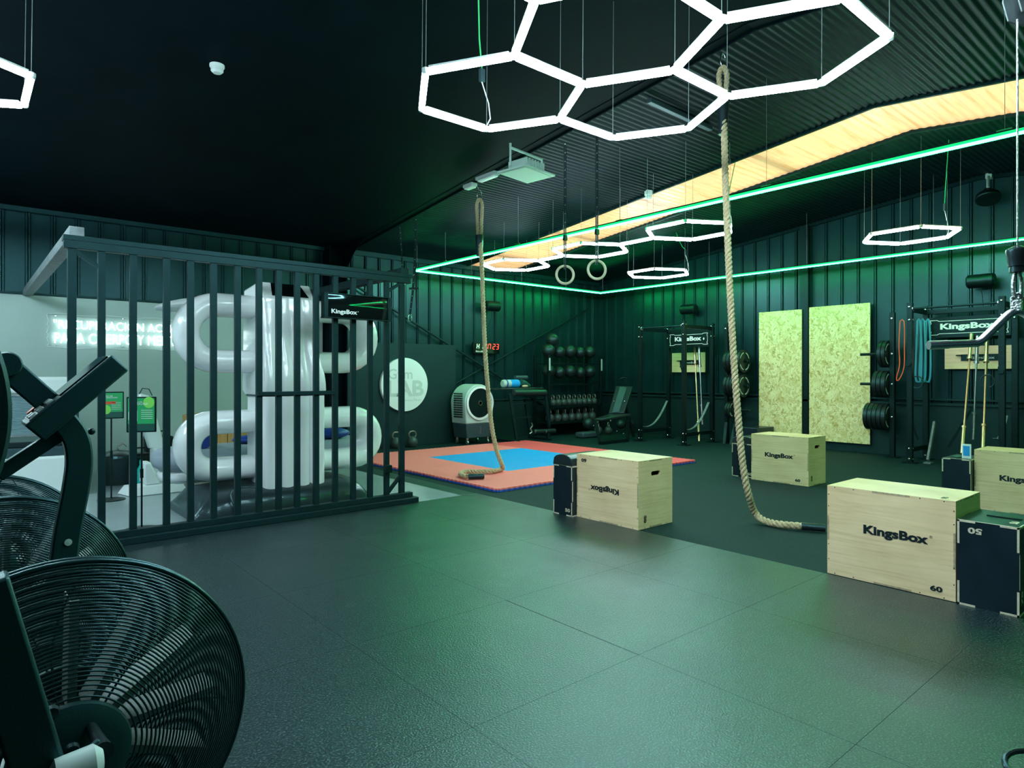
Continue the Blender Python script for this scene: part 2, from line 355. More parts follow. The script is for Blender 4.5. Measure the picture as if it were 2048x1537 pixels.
# opaque outer skin over the dark sheets so no daylight leaks
b=MB()
for x0,x1 in ((XR-.1,XS0-.0),(XS1+.0,XW+.1)):
    b.grid([[V((x0,y,zr(y)+.12)) for y in pts],[V((x1,y,zr(y)+.12)) for y in pts]])
b.build('ceiling_outer','black',fixn=False)['kind']='structure'
b=MB()
for x in (XS0,XS1):
    for y0,y1 in ((YB,3.),(3.,YW)): b.bar((x,y0,zr(y0)+.018),(x,y1,zr(y1)+.018),.04,.05)
b.build('trim_2','steel')['kind']='structure'
b=MB()
for y in (-2.2,.55,1.0,4.55,6.45,8.35,10.0): b.bar((XS0,y,zr(y)+.125),(XS1,y,zr(y)+.125),.10,.02)
b.build('trim_3','beam')['kind']='structure'
# rafter with haunch and columns
b=MB()
for y0,y1 in ((YB,3.),(3.,YW)): 
    b.bar((XR,y0,zr(y0)+.03),(XR,y1,zr(y1)+.03),.17,.07); b.bar((XR+.05,y0,zr(y0)-.012),(XR+.05,y1,zr(y1)-.012),.02,.02)
hp=[(XR-.01,YW-.05,zr(YW)-.2)]
b.prism([(XR-.10,YW-.1,zr(YW)),(XR-.10,YW-1.0,zr(YW-1.)),(XR-.10,YW-.55,zr(YW)-.10),(XR-.10,YW-.32,zr(YW)-.3),(XR-.10,YW-.1,zr(YW)-.5)],(.016,0,0))
b.build('trim_4','ceil')['kind']='structure'
b=MB(); 
b.box(4.88,4.90,YW-.32,YW-.04,0,zr(YW)+.02); b.box(5.20,5.22,YW-.32,YW-.04,0,zr(YW)); b.box(4.9,5.2,YW-.19,YW-.17,0,zr(YW))
b.build('trim_8','ceil')['kind']='structure'
b=MB(); b.box(12.0,12.12,5.64,5.80,0,zr(5.7)); b.build('trim_9','rack')['kind']='structure'
b=MB(); b.box(12.04,12.12,YB,YW-.05,-.02,.86); b.box(12.0,12.12,YB,YW-.05,.86,.90); b.box(12.02,12.12,YB,YW-.05,.94,.97)
b.build('baseboard_east','black')['kind']='structure'
b=MB(); b.box(5.25,12.0,YW-.07,YW-.02,-.02,.78); b.box(5.25,12.0,YW-.09,YW-.02,.80,.83); b.build('baseboard_north','black')['kind']='structure'
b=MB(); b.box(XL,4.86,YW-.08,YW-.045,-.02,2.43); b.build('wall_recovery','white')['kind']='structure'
b=MB(); b.box(XL,4.88,YW-.10,YW-.04,2.43,2.46); b.build('trim_5','black')['kind']='structure'
b=MB(); b.bar((XL,YW-.07,zr(YW)+.0),(XW,YW-.07,zr(YW)+.0),.08,.10); b.build('trim_6','clad')['kind']='structure'
b=MB()
for y0,y1 in ((YB,3.),(3.,YW)): b.bar((XW-.05,y0,zr(y0)+.0),(XW-.05,y1,zr(y1)+.0),.06,.07)
b.build('trim_7','clad2')['kind']='structure'
b=MB(); b.bar((12.06,YB,.735),(12.06,YW-.1,.735),.03,.03); b.bar((12.06,4.5,.735),(12.1,4.5,.735),.02,.02)
o=b.build('wall_pipe','rack'); tag(o,'thin black pipe running low along the cladding behind both squat racks','pipe')
# ================================================================ PENDANT LIGHTS
ZH=3.265; HA=.592
def hexv(c,rot):
    return [(c[0]+HA*math.cos(math.radians(rot+60*k)),c[1]+HA*math.sin(math.radians(rot+60*k))) for k in range(6)]
def hexlight(name,label,centers,rot,bridges=(),wires=None,group=None,cable=None):
    t=thing(name,label,'pendant light',(centers[0][0],centers[0][1],ZH),0,group)
    edges={};verts={}
    def key(p): return (round(p[0],1),round(p[1],1))
    def vert(p):
        for k in verts:
            if math.hypot(k[0]-p[0],k[1]-p[1])<.06: return k
        verts[p]=1; return p
    for c in centers:
        hv=[vert(p) for p in hexv(c,rot)]
        for i in range(6):
            a,bb=hv[i],hv[(i+1)%6]
            if (a,bb) not in edges and (bb,a) not in edges: edges[(a,bb)]=1
    for a,bb in bridges: edges[(vert(a),vert(bb))]=1
    for a,bb in edges:
        A,B=V((*a,ZH)),V((*bb,ZH)); d=(B-A).normalized()
        p=MB(); p.tube([A+d*.022,B-d*.022],.0205,10); p.build('light_tube','tube',t,world=True)
        p=MB(); p.bar(A+d*.03+V((0,0,.022)),B-d*.03+V((0,0,.022)),.044,.012); p.build('aluminium_channel','clear',t,world=True)
    for v in verts:
        p=MB(); p.lathe((*v,ZH-.012),[(.022,0),(.026,.01),(.026,.032),(.012,.042)],10); p.build('corner_connector','clear',t,world=True)
    for v in (wires if wires is not None else verts):
        p=MB(); z1=zr(v[1])+.02; p.cyl((v[0],v[1],ZH+.03),(v[0]+.01,v[1],z1),.0022,5); p.build('suspension_wire','wirew',t,world=True)
    if cable:
        v,top=cable; v=V((*v,ZH+.03))
        mid=v+V((-.03,.02,.34)); j=v+V((.02,0,.18))
        p=MB(); p.tube([v,v+V((.03,-.01,.06)),j,mid],.005,6); p.build('white_lead','cabw',t,world=True)
        p=MB(); p.box(mid.x-.022,mid.x+.022,mid.y-.015,mid.y+.015,mid.z,mid.z+.10); p.build('junction_box','dkgrey',t,bev=.004,world=True)
        p=MB(); T=V(top); p.tube([mid+V((0,0,.1)),mid.lerp(T,.3)+V((-.015,0,.03)),mid.lerp(T,.65)+V((-.012,0,0)),T],.006,6); p.build('green_cable','cabg',t,world=True)
    return t
NC=[(2.83,3.475),(2.83,2.45),(3.72,2.96),(3.715,1.935),(2.83,1.42),(1.94,1.93),(1.94,.90)]  # trailing hexagons are unseen, added to brighten the foreground
a=hexv(NC[0],0)
hexlight('honeycomb_pendant_light','large cluster of joined white honeycomb tube lights hanging nearest the viewer',NC,0,cable=(hexv(NC[0],0)[1],(2.75,3.60,zr(3.6))))
hexlight('honeycomb_pendant_light','white hexagon tube lights cut off at the upper left edge of the picture',[(-.165,5.457),(-1.19,5.457),(-.678,4.569),(-.165,3.68),(-1.19,3.68)],30)  # further-left hexagons are unseen, added for more light on this side
FCc=[(7.385,5.06),(7.385,6.84),(7.385,8.60)]
hexlight('honeycomb_pendant_light','chain of three linked white hexagon lights in the distance under the roof window',FCc,30,
   bridges=[((7.385,5.06+HA),(7.385,6.84-HA)),((7.385,6.84+HA),(7.385,8.60-HA))],cable=(hexv(FCc[0],30)[5],(8.0,4.75,zr(4.7))))
hexlight('honeycomb_pendant_light','single white hexagon light hanging in front of the right wall, right of the long rope',[(9.95,3.27)],30,cable=(hexv((9.95,3.27),30)[5],(9.75,2.75,zr(2.7))))
hexlight('honeycomb_pendant_light','single small white hexagon light farthest back, between the gym rings and the long rope',[(10.05,7.57)],30,cable=(hexv((10.05,7.57),30)[5],(10.1,7.2,zr(7.2))))
hexlight('honeycomb_pendant_light','unseen white hexagon lights added left of view to brighten the recovery room',[(-1.5,7.2),(-1.5,8.98),(-2.0,8.09),(-1.0,8.09)],30)  # out-of-view lamps added to brighten the recovery room
# green LED rectangle
t=thing('green_led_frame','long rectangle of bright green LED tube hanging above the training floor','led light',(6.32,10.17,ZH))
LX0,LX1,LY1,LY0=6.32,11.33,10.17,-2.5
for a,bb in (((LX0,LY1),(LX1,LY1)),((LX0,LY0),(LX0,LY1)),((LX1,LY0),(LX1,LY1)),((LX0,LY0),(LX1,LY0))):
    p=MB(); p.bar((*a,ZH-.010),(*bb,ZH-.010),.028,.032); p.build('light_tube','tubeg',t,world=True)
    d_=(V((*bb,0))-V((*a,0))).normalized(); s_=V((d_.y,-d_.x,0))
    p=MB()
    for sg in (-1,1): p.bar(V((*a,ZH+.003))+s_*(.018*sg),V((*bb,ZH+.003))+s_*(.018*sg),.006,.022)
    p.build('green_halo_lip','halog',t,world=True)  # added glowing lips imitate the tube's green halo and cut off upward light
    p=MB(); p.bar((*a,ZH+.020),(*bb,ZH+.020),.040,.016); p.build('aluminium_channel','rack',t,world=True)
for x in (LX0,LX1):
    for y in (-.6,1.4,3.4,5.35,7.3,9.2,10.1):
        p=MB(); p.cyl((x,y,ZH+.03),(x,y,zr(y)+.03),.0022,5); p.build('suspension_wire','wirew',t,world=True)
        p=MB(); p.box(x-.024,x+.024,y-.05,y+.05,ZH+.026,ZH+.036); p.build('clip','cabg' if x==LX0 else 'rack',t,world=True)
for x in (7.6,8.9,10.2):
    p=MB(); p.cyl((x,LY1,ZH+.03),(x,LY1,zr(LY1)+.03),.0022,5); p.build('suspension_wire','wirew',t,world=True)
# batten tubes above the near honeycomb
p=MB(); A=V((5.55,4.30,zr(4.3)-.03)); B=V((6.75,4.33,zr(4.3)-.03)); p.bar(A,B,.06,.05); t=p.build('batten_light','dkgrey',bev=.006); tag(t,'unlit grey batten lamp fixed to the corrugated ceiling behind the big honeycomb light','lamp')
# smoke detector
c=V((1.736,6.081,zr(6.081))); t=thing('smoke_detector','round white smoke detector on the smooth black ceiling','smoke detector',c)
p=MB(); p.lathe(c,[(.062,0),(.062,-.02),(.058,-.028)],24); p.build('mounting_base','satin',t,world=True)
p=MB(); p.lathe(c+V((0,0,-.028)),[(.052,0),(.052,-.028),(.035,-.045),(0,-.047)],24); p.build('sensor_head','satin',t,world=True)
c=V((7.887,6.118,zr(6.118)-.0)); t=thing('smoke_detector','white detector on the corrugated ceiling beside the yellow roof window','smoke detector',c)
p=MB(); p.lathe(c,[(.06,.05),(.06,-.04),(.05,-.05)],20); p.build('mounting_base','satin',t,world=True)
p=MB(); p.lathe(c+V((0,0,-.05)),[(.048,0),(.048,-.03),(.03,-.05),(0,-.05)],20); p.build('sensor_head','satin',t,world=True)
# floodlight on the rafter
c=pD(1053,350,7.6); t=thing('floodlight','switched-off square floodlight on a bracket hanging from the roof beam','floodlight',c,math.radians(8)); t.scale=(1.18,1.18,1.18)
p=MB(); w=.46; p.add([(-w/2,-w/2*.8,0),(w/2,-w/2*.8,0),(w/2,w/2*.8,0),(-w/2,w/2*.8,0),(-w/2,-w/2*.8,.02),(w/2,-w/2*.8,.02),(w/2,w/2*.8,.02),(-w/2,w/2*.8,.02)],[(0,3,2,1),(4,5,6,7),(0,1,5,4),(1,2,6,5),(2,3,7,6),(3,0,4,7)]); p.build('front_frame','lamp',t,bev=.004)
p=MB(); p.box(-.20,.20,-.155,.155,-.004,.0); p.build('lens','fanw',t)
p=MB(); p.box(-.14,.14,-.10,.10,.02,.10)
for k in range(7): p.box(-.135+.043*k,-.125+.043*k,-.12,.12,.02,.12)
p.build('heat_sink','lamp',t)
p=MB(); p.tube([(-.24,0,.03),(-.24,0,.21),(.24,0,.21),(.24,0,.03)],.013,8); p.cyl((-.24,0,.21),(-.24,.0,.25),.012); p.build('bracket','lamp',t)
for q,nm in (((975,356),'long white emergency lamp fixed under the roof beam above the rope hook'),((940,375),'small white emergency light lowest on the roof beam, left of the rope hook')):
    c=pD(q[0],q[1],8.45 if q[0]>950 else 8.75); t=thing('emergency_light',nm,'emergency light',c,math.radians(90))
    wl=.2 if q[0]>950 else .1
    p=MB(); p.box(-wl,wl,-.05,.05,.0,.045); p.build('housing','fanw',t,bev=.008)
    p=MB(); p.box(-wl*.85,wl*.85,-.04,.04,-.02,.0); p.build('lens','satin',t,bev=.008)
# ================================================================ ROPES, STRAPS, RINGS
def crom(P,step):
    P=[V(p) for p in P]; P=[P[0]*2-P[1]]+P+[P[-1]*2-P[-2]]; out=[]
    for i in range(1,len(P)-2):
        a,b_,c,d=P[i-1:i+3]; n=max(2,int((c-b_).length/step))
        for k in range(n):
            t=k/n; out.append(.5*((2*b_)+(c-a)*t+(2*a-5*b_+4*c-d)*t*t+(3*b_-a-3*c+d)*t**3))
    out.append(P[-2]); return out
def strands(pts,r,pitch,n=3,seg=8,step=.012):
    P=crom(pts,step); b=MB(); t0=(P[1]-P[0]).normalized(); nn=t0.orthogonal().normalized(); fr=[]; s=0
    for i,p in enumerate(P):
        t=(P[min(i+1,len(P)-1)]-P[max(0,i-1)]).normalized(); nn=(nn-t*nn.dot(t)).normalized(); bb=t.cross(nn)
        if i: s+=(P[i]-P[i-1]).length
        fr.append((p,nn.copy(),bb,s))
    for k in range(n):
        q=[p+u*(r*.56*math.cos(2*math.pi*(s/pitch+k/n)))+w*(r*.56*math.sin(2*math.pi*(s/pitch+k/n))) for p,u,w,s in fr]
        b.tube(q,r*.47,seg)
    return b
def cara(c,h,t,name='carabiner'):
    p=MB(); P=[]
    for k in range(16):
        an=2*math.pi*k/16; P.append(V(c)+V((.30*h*math.cos(an),0,.5*h*math.sin(an))))
    p.tube(P,.005,6,closed=True); return p.build(name,'bolt',t,world=True)
def climbing_rope(label,hook,px,d0,d1,endpx,looplen,yl):
    t=thing('climbing_rope',label,'rope',(hook.x,hook.y,hook.z))
    N=len(px); P=[pD(x,y,d0+(d1-d0)*min(1,max(0,(y-px[0][1])/(px[-6][1]-px[0][1])))) for x,y in px]
    for p in P:
        p.z=max(p.z,yl+.032)
    body=strands(P,.032,.13); body.build('rope','rope',t,world=True)
    top=P[0]; s=V((CY,-SY,0))
    lp=strands([top+V((0,0,-looplen))+s*.03,top+V((0,0,-looplen*.5))+s*.036,top+V((0,0,-.03))+s*.040,top+V((0,0,.045)),top+V((0,0,-.03))-s*.040,top+V((0,0,-looplen*.5))-s*.036,top+V((0,0,-looplen))-s*.03],.031,.13)
    lp.build('loop','rope',t,world=True)
    p=MB(); p.tube([top+V((0,0,-looplen+.05)),top+V((0,0,-looplen-.18))],[.066,.042],12); p.build('tape_wrap','tape',t,world=True)
    cara(top+V((0,0,.07)),.14,t)
    p=MB(); p.cyl(top+V((0,0,.12)),(hook.x,hook.y,hook.z),.008,6); p.build('eye_bolt','bolt',t,world=True)
    e=[pD(x,y,d1) for x,y in endpx]
    for q in e: q.z=yl+.032
    p=MB(); p.tube([e[0],e[-1]],.036,12); p.build('end_cap','tape',t,world=True)
    return t
h1=V((5.46,7.16,zr(7.16)-.03))
# lower part lies on the mat; floor points are taken where they touch it
r1=[(959,398),(960,450),(963,520),(966,600),(970,700),(976,780),(983,850),(993,900),(1003,928)]
P1=[pD(x,y,9.0-.25*(y-398)/530) for x,y in r1]
P1[0].z=min(P1[0].z,h1.z-.2)
for x,y in ((1004,938),(985,943),(955,944),(932,944),(921,949),(934,954)): 
    q=fz(x,y,.075); P1.append(q)
t=thing('climbing_rope','thick climbing rope over the red and blue mats, end coiled on a mat','rope',h1)
strands([P1[0]+V((0,0,-.48))+(P1[1]-P1[0])*.0]+P1[2:],.032,.13).build('rope','rope',t,world=True)
def ropetop(t,top,hook,ll):
    s=V((CY,-SY,0))
    strands([top+V((0,0,-ll))+s*.022,top+V((0,0,-ll*.5))+s*.030,top+V((0,0,-.04))+s*.036,top+V((0,0,.025)),top+V((0,0,-.04))-s*.036,top+V((0,0,-ll*.5))-s*.030,top+V((0,0,-ll))-s*.022],.025,.11).build('loop','rope',t,world=True)
    p=MB(); p.tube([top+V((0,0,-ll+.03)),top+V((0,0,-ll-.06)),top+V((0,0,-ll-.26))],[.058,.052,.042],12); p.build('tape_wrap','tape',t,world=True)
    cara(top+V((0,0,.09)),.14,t)
    if hook.z>top.z+.15: 
        p=MB(); p.cyl(top+V((0,0,.15)),hook,.008,6); p.build('eye_bolt','bolt',t,world=True)
ropetop(t,P1[0],h1,.50)
p=MB(); a=fz(937,954,.078); bq=fz(968,953,.078); p.tube([a,bq],.036,12); p.build('end_cap','tape',t,world=True)
h2=V((5.46,3.375,zr(3.375)-.03))
r2=[(1446,140),(1447,200),(1449,280),(1451,360),(1454,440),(1458,540),(1463,640),(1469,740),(1476,830),(1485,925),(1496,985)]
P2=[pD(x,y,6.05-.2*(y-140)/850) for x,y in r2]
for x,y in ((1510,1026),(1532,1043),(1568,1050),(1605,1053)): q=fz(x,y,.034 if x>1515 else .09); P2.append(q)
t=thing('climbing_rope','nearest thick climbing rope, its end lying on the carpet beside the biggest wooden box','rope',h2)
strands([P2[0]+V((0,0,-.32))]+P2[2:],.032,.13).build('rope','rope',t,world=True); ropetop(t,P2[0],h2,.34)
p=MB(); p.tube([fz(1603,1053,.034),fz(1651,1057,.034)],.033,12); p.build('end_cap','tape',t,world=True)
def gymring(cx,cy,pix,label):
    c=V((cx,cy,0)); d=cx*SY+cy*CY; z=CH+(HZ-pix)/F*d
    t=thing('gymnastic_ring',label,'gym ring',(cx,cy,z),0,'wooden gymnastic rings on black straps')
    s=V((CY,-SY,0)); P=[]
    ang=math.radians(12); s=V((math.cos(-YAW+ang),math.sin(-YAW+ang),0))
    for k in range(32): an=2*math.pi*k/32; P.append(V((cx,cy,z))+s*(.102*math.cos(an))+V((0,0,.102*math.sin(an))))
    p=MB(); p.tube(P,.015,10,closed=True); p.build('wooden_ring','ring',t,world=True)
    zt=zr(cy)-.2
    p=MB()
    A=V((cx,cy,z+.06)); B=V((cx,cy,zt))
    for off in (-.009,.009): p.bar(A+s*off,B+s*off,.010,.034,up=(-SY,-CY,0))
    p.build('strap','strap',t,world=True)
    p=MB()
    for k in range(14): p.cb((cx-SY*.012,cy-CY*.012,z+.2+k*.1),(.009,.012,.005))
    p.build('stitched_marks','inkw',t,world=True,kind='stuff')
    p=MB(); p.cb((cx-SY*.02,cy-CY*.02,z+.42),(.045,.03,.06)); p.build('buckle','rack',t,world=True)
gymring(5.30,5.30,550,'wooden gym ring hanging lower and farther left of the pair')
gymring(5.42,4.92,540,'wooden gym ring hanging nearer and right of the pair')
# suspension trainers at the far end of the rafter
for pts,w,lab in (([(832,440),(830,520),(826,580),(820,630)],.035,'black suspension trainer strap with a steel clip at its lower end, right of the cage'),
              ([(800,455),(803,500),(806,560)],.025,'short black strap hanging from the roof beam directly above the cage corner')):
    P=[pD(x,y,10.15 if w>.03 else 10.6) for x,y in pts]; t=thing('suspension_strap',lab,'strap',P[0])
    p=MB()
    for a,bb in zip(P,P[1:]): p.bar(a,bb,w,.006,up=(-SY,-CY,0))
    p.build('webbing','strap',t,world=True)
    p=MB()
    for a,bb in zip(P,P[1:]):
        for k in range(4): p.cb(a.lerp(bb,k/4)+V((-SY*.006,-CY*.006,0)),(.008,.008,.005))
    p.build('stitched_marks','inkw',t,world=True,kind='stuff')
    cara(P[-1]+V((0,0,-.05)),.11,t)
    if w>.03:
        p=MB(); p.bar(P[1],P[1]+V((.03,.0,-.75)),.025,.006,up=(-SY,-CY,0)); p.build('second_strap','strap',t,world=True)
        p=MB(); p.cyl(P[2]+V((-.04,.05,.02)),P[2]+V((.08,-.05,.03)),.016); p.build('grip','rubball',t,world=True)
# lat pulldown handle, cable and pulley on the right
c=pD(2035,618,2.4); t=thing('pulldown_bar','chrome angled pulldown bar hanging on a cable at the right edge','gym handle',c)
sR=V((CY,-SY,0)); al=c
P=[al+sR*(-.325)+V((0,0,-.135)),al+sR*(-.25)+V((0,0,-.131)),al+sR*(-.165)+V((0,0,-.127)),al+sR*(-.135)+V((0,0,-.118)),al+sR*(-.045)+V((0,0,-.032)),al+sR*(-.02)+V((0,0,-.014)),al+V((0,0,-.008))]
Pm=[al+sR*(2*(al-q).dot(-sR))+V((0,0,0))+(q-al)+sR*0 for q in P]
Pr=[]
for q in reversed(P[:-1]):
    dd=(q-al).dot(sR); Pr.append(q-sR*(2*dd))
p=MB(); p.tube(crom(P+Pr,.012),.0145,14); p.build('bar','chrome',t,world=True)
for sg in (-1,1):
    A=al+sR*(-.325*sg)+V((0,0,-.135)); B=al+sR*(-.255*sg)+V((0,0,-.132)); p=MB(); p.tube([A-sR*.004*sg,B],.0158,14); p.build('end_sleeve','chrome',t,world=True)
p=MB(); p.cb(al+V((0,0,.012)),(.045,.03,.04)); p.tube([al+sR*.018+V((0,0,.0)),al+sR*.02+V((0,0,.04)),al+V((0,0,.055)),al-sR*.02+V((0,0,.04)),al-sR*.018],.007,8); p.build('shackle','chain',t,world=True)
t=thing('cable_pulley','steel cable with black rubber stopper below a grey pulley at the right edge','cable',al+V((0,0,.13)))
p=MB(); P=[al+sR*(.016*math.cos(a_))+V((0,0,.085+.055*math.sin(a_))) for a_ in [2*math.pi*k/16 for k in range(16)]]; p.tube(P,.007,8,closed=True); p.build('carabiner','chain',t,world=True)
zs=al.z+.145
p=MB(); p.lathe((al.x,al.y,zs-.01),[(.026,0),(.026,.02),(.030,.022),(.031,.05),(.038,.075),(.036,.085),(.012,.098)],20); p.build('rubber_stopper','vinyl',t,world=True)
p=MB(); p.cyl((al.x,al.y,zs+.08),(al.x,al.y,al.z+1.07),.0035,8); p.build('steel_cable','chain',t,world=True)
zp=al.z+1.09
p=MB(); p.lathe(V((al.x,al.y,zp+.07))+sR*.075-V((SY,CY,0))*.02,[(.075,-.012),(.062,-.006),(.062,.006),(.075,.012)],28,ax=(SY,CY,0)); p.build('pulley_wheel','dkgrey',t,world=True)
p=MB(); q0=V((al.x,al.y,zp)); 
pol=[q0+sR*x+V((0,0,z)) for x,z in ((-.02,.14),(-.03,.06),(-.01,-.01),(.05,-.03),(.12,0),(.16,.08),(.15,.35),(.0,.35))]
p.prism([q-V((SY,CY,0))*.03 for q in pol],V((SY,CY,0))*-.006); p.prism([q+V((SY,CY,0))*.03 for q in pol],V((SY,CY,0))*.006); p.build('pulley_bracket','beam',t,world=True)
# handle loop poking in at the lower right corner
c=fz(2066,1534,.25); t=thing('handle_loop','black handle loop just poking into the lower right corner','gym handle',c)
P=[c+sR*(.075*math.cos(a_))*1.0+V((0,0,.022*math.sin(a_)))+V((SY,CY,0))*(.04*math.sin(a_)) for a_ in [2*math.pi*k/20 for k in range(20)]]
p=MB(); p.tube(P,.0085,10,closed=True); p.build('loop','vinyl',t,world=True)
p=MB(); p.tube([c+sR*.07,c+sR*.12+V((0,0,-.1)),V((c.x,c.y,0))+sR*.14],.014,10); p.build('stem','vinyl',t,world=True)
# ================================================================ PUZZLE MATS
def tooth_outline(x0,y0,sides,L=.95,nt=12,d=.018):
    # sides: set of 'S','E','N','W' that carry teeth (outer edges)
    cs=[(x0,y0),(x0+L,y0),(x0+L,y0+L),(x0,y0+L)]; out=[]
    for k,sd in enumerate('SENW'):
        a=V((*cs[k],0)); bb=V((*cs[(k+1)%4],0)); t_=(bb-a)/L; n=V((t_.y,-t_.x,0)); out.append(a)
        if sd in sides:
            st=L/nt
            for i in range(nt):
                s0=i*st
                out+=[a+t_*(s0+st*.30),a+t_*(s0+st*.22)+n*d,a+t_*(s0+st*.78)+n*d,a+t_*(s0+st*.70)]
    return out
i=0
for gx in range(4):
    for gy in range(4):
        L=.985; x0=4.73+gx*L; y0=5.83+gy*L; sd=''
        if gy==0: sd+='S'
        if gx==3: sd+='E'
        if gy==3: sd+='N'
        if gx==0: sd+='W'
        bl=gx in(1,2) and gy in (1,2)
        nm='blue' if bl else 'red'
        row=['nearest','second','third','farthest'][gy]; colw=['leftmost','second','third','rightmost'][gx]
        # gx runs away to the right, gy away to the left
        lab=f'{nm} puzzle floor mat in the {["front-left","second","third","back-right"][gx]} row, {["nearest to the viewer","second from the near side","third from the near side","at the far left side"][gy]}'
        ol=tooth_outline(x0+.001,y0+.001,sd,L-.002)
        t=thing('puzzle_mat',lab,'floor mat',(x0+L/2,y0+L/2,0),0,'interlocking red and blue foam mats')
        p=MB(); p.prism([q+V((0,0,.019)) for q in ol],(0,0,.019)); p.build('top_layer','blue' if bl else ('red' if gx==3 else 'redlit'),t,world=True)
        p=MB(); p.prism([q+V((0,0,-.003)) for q in ol],(0,0,.0215)); p.build('underside_layer','blueedge',t,world=True)
# ================================================================ PLYO BOXES
def plyo(name,label,x0,y0,dx,wy,h,dark=False,logo=None,nums=(),pad=None,group=None,slot=True):
    t=thing(name,label,'plyo box',(x0+dx/2,y0+wy/2,0),0,group); X,Y=dx/2,wy/2; th=.018
    b=MB(); ms='navy' if dark else 'ply'
    # carcass: four panels + top, the -Y panel pierced by a hand slot
    b.box(-X,-X+th,-Y,Y,0,h); b.box(X-th,X,-Y,Y,0,h); b.box(-X+th,X-th,Y-th,Y,0,h); b.box(-X+th,X-th,-Y+th,Y-th,h-th,h)
    sw,sh,sz=.065,.02,h-.125
    if slot:
        c=-.0
        b.box(-X+th,X-th,-Y,-Y+th,0,sz-sh); b.box(-X+th,X-th,-Y,-Y+th,sz+sh,h); b.box(-X+th,-sw,-Y,-Y+th,sz-sh,sz+sh); b.box(sw,X-th,-Y,-Y+th,sz-sh,sz+sh)
        for sx in (-1,1):
            for sg in (-1,1): b.prism([(sx*sw,-Y,sz+sg*sh),(sx*(sw-.012),-Y,sz+sg*sh),(sx*sw,-Y,sz+sg*(sh-.012))],(0,th,0))
    else: b.box(-X+th,X-th,-Y,-Y+th,0,h)
    b.build('panels',ms,t)
    g=.0012; SP=[];
    class _E:
        def box(self,*a): SP.append(a)
    e=_E(); me='plylite' if dark else 'plyend'
    def strip(ax,a0,a1,c,d):  # on the front face: ax 'h' horizontal run y a0..a1 at z c..d ; 'v' vertical run z a0..a1 at y c..d
        if ax=='h': e.box(-X-g,-X+.001,a0,a1,c,d)
        else: e.box(-X-g,-X+.001,c,d,a0,a1)
    if dark:
        k=th*.62
        strip('h',-Y,-Y+wy*.3,h-k,h); strip('h',Y-wy*.3,Y,h-k,h); strip('h',-Y,-Y+wy*.3,0,k); strip('h',Y-wy*.3,Y,0,k)
        strip('v',h*.72,h,-Y,-Y+k); strip('v',h*.72,h,Y-k,Y); strip('v',0,h*.28,-Y,-Y+k); strip('v',0,h*.28,Y-k,Y)
        for s0,s1 in ((-X,-X+.13),(X-.13,X)):
            e.box(s0,s1,-Y-g,-Y+.001,h-k,h); e.box(s0,s1,-Y-g,-Y+.001,0,k)
        e.box(-X,-X+k,-Y-g,-Y+.001,h*.30,h*.70); e.box(-X-.001,X,-Y,-Y+.006,h-.001,h+g); e.box(-X-.001,-X+.006,-Y,Y,h-.001,h+g)
    else:
        k=.012
        strip('h',-.13,.09,h-k,h-.001); strip('h',-.14,.08,.001,k); strip('v',h*.32,h*.68,-Y+.001,-Y+k); strip('v',h*.38,h*.66,Y-k,Y-.001)
        e.box(-.09,.09,-Y-g,-Y+.001,h-.014,h-.001); e.box(-.09,.09,-Y-g,-Y+.001,.001,.014)
    for a_ in SP: MB().box(*a_).build('finger_joint',me,t)
    if not dark:
        s=MB()
        for yy in (-Y+.06,-Y+.19,Y-.17,Y-.05):
            for zz in (.009,h-.009): s.cyl((-X-.002,yy,zz),(-X+.002,yy,zz),.0035,8)
        for zz in (.10,.20,h-.14,h-.06):
            for yy in (-Y+.009,Y-.009): s.cyl((-X-.002,yy,zz),(-X+.002,yy,zz),.0035,8)
        for xx in (-X+.09,X-.09):
            for zz in (.009,h-.009): s.cyl((xx,-Y-.002,zz),(xx,-Y+.002,zz),.0035,8)
        s.build('screw_heads','ink',t,kind='stuff')
    if logo:
        st,(yo,zo),w,rot=logo
        R=V((0,-1,0)) if not rot else V((0,1,0)); U=V((0,0,1)) if not rot else V((0,0,-1))
        text(t,'logo','KingsBox','ink' if not dark else 'plylite',(-X-.0012,yo,zo),R,U,width=w,height=w*.20,bold=.042,world=False)
        text(t,'registered_mark','®','ink',V((-X-.0012,yo,zo))+R*(w/2+.014)+U*(w*.075),R,U,height=w*.045,bold=0,world=False)
    for st,face,pos,hh,rot in nums:
        if face=='F': R,U=(V((0,-1,0)),V((0,0,1))); o=(-X-.0014,pos[0],pos[1])
        elif face=='S': R,U=(V((1,0,0)),V((0,0,1))); o=(pos[0],-Y-.0014,pos[1])
        else: R,U=(V((0,-1,0)),V((1,0,0))); o=(pos[0],pos[1],h+.0014)
        if rot==180: R,U=-R,-U
        if rot==90: R,U=U,-R
        if rot==-90: R,U=-U,R
        text(t,'size_number',st,'plylite' if dark else 'ink',o,R,U,height=hh,width=hh*1.95,bold=.04,world=False)
    if pad:
        p=MB(); prof=[]
        for k in range(9):
            an=math.pi*k/8; prof.append((-(Y-.001)*math.cos(an),pad*(abs(math.sin(an))**.6)))
        prof=[(-Y+.001,0)]+[(a_,.02+b_*.8) for a_,b_ in prof]+[(Y-.001,0)]
        p.prism([(-X-.006,a_,h+.001+b_) for a_,b_ in prof],(dx+.01,0,0)); p.build('padded_top','vinyl',t,bev=.006)
    return t
G='wooden plyo boxes'
plyo('plyo_box','biggest wooden box in front at the right, its 60 at the lower right corner',4.52,1.24,.49,.752,.6,logo=('k',(-.045,.335),.375,0),nums=[('60','F',(-.275,.055),.034,0),('75','T',(-.17,-.30),.03,90)],group=G)
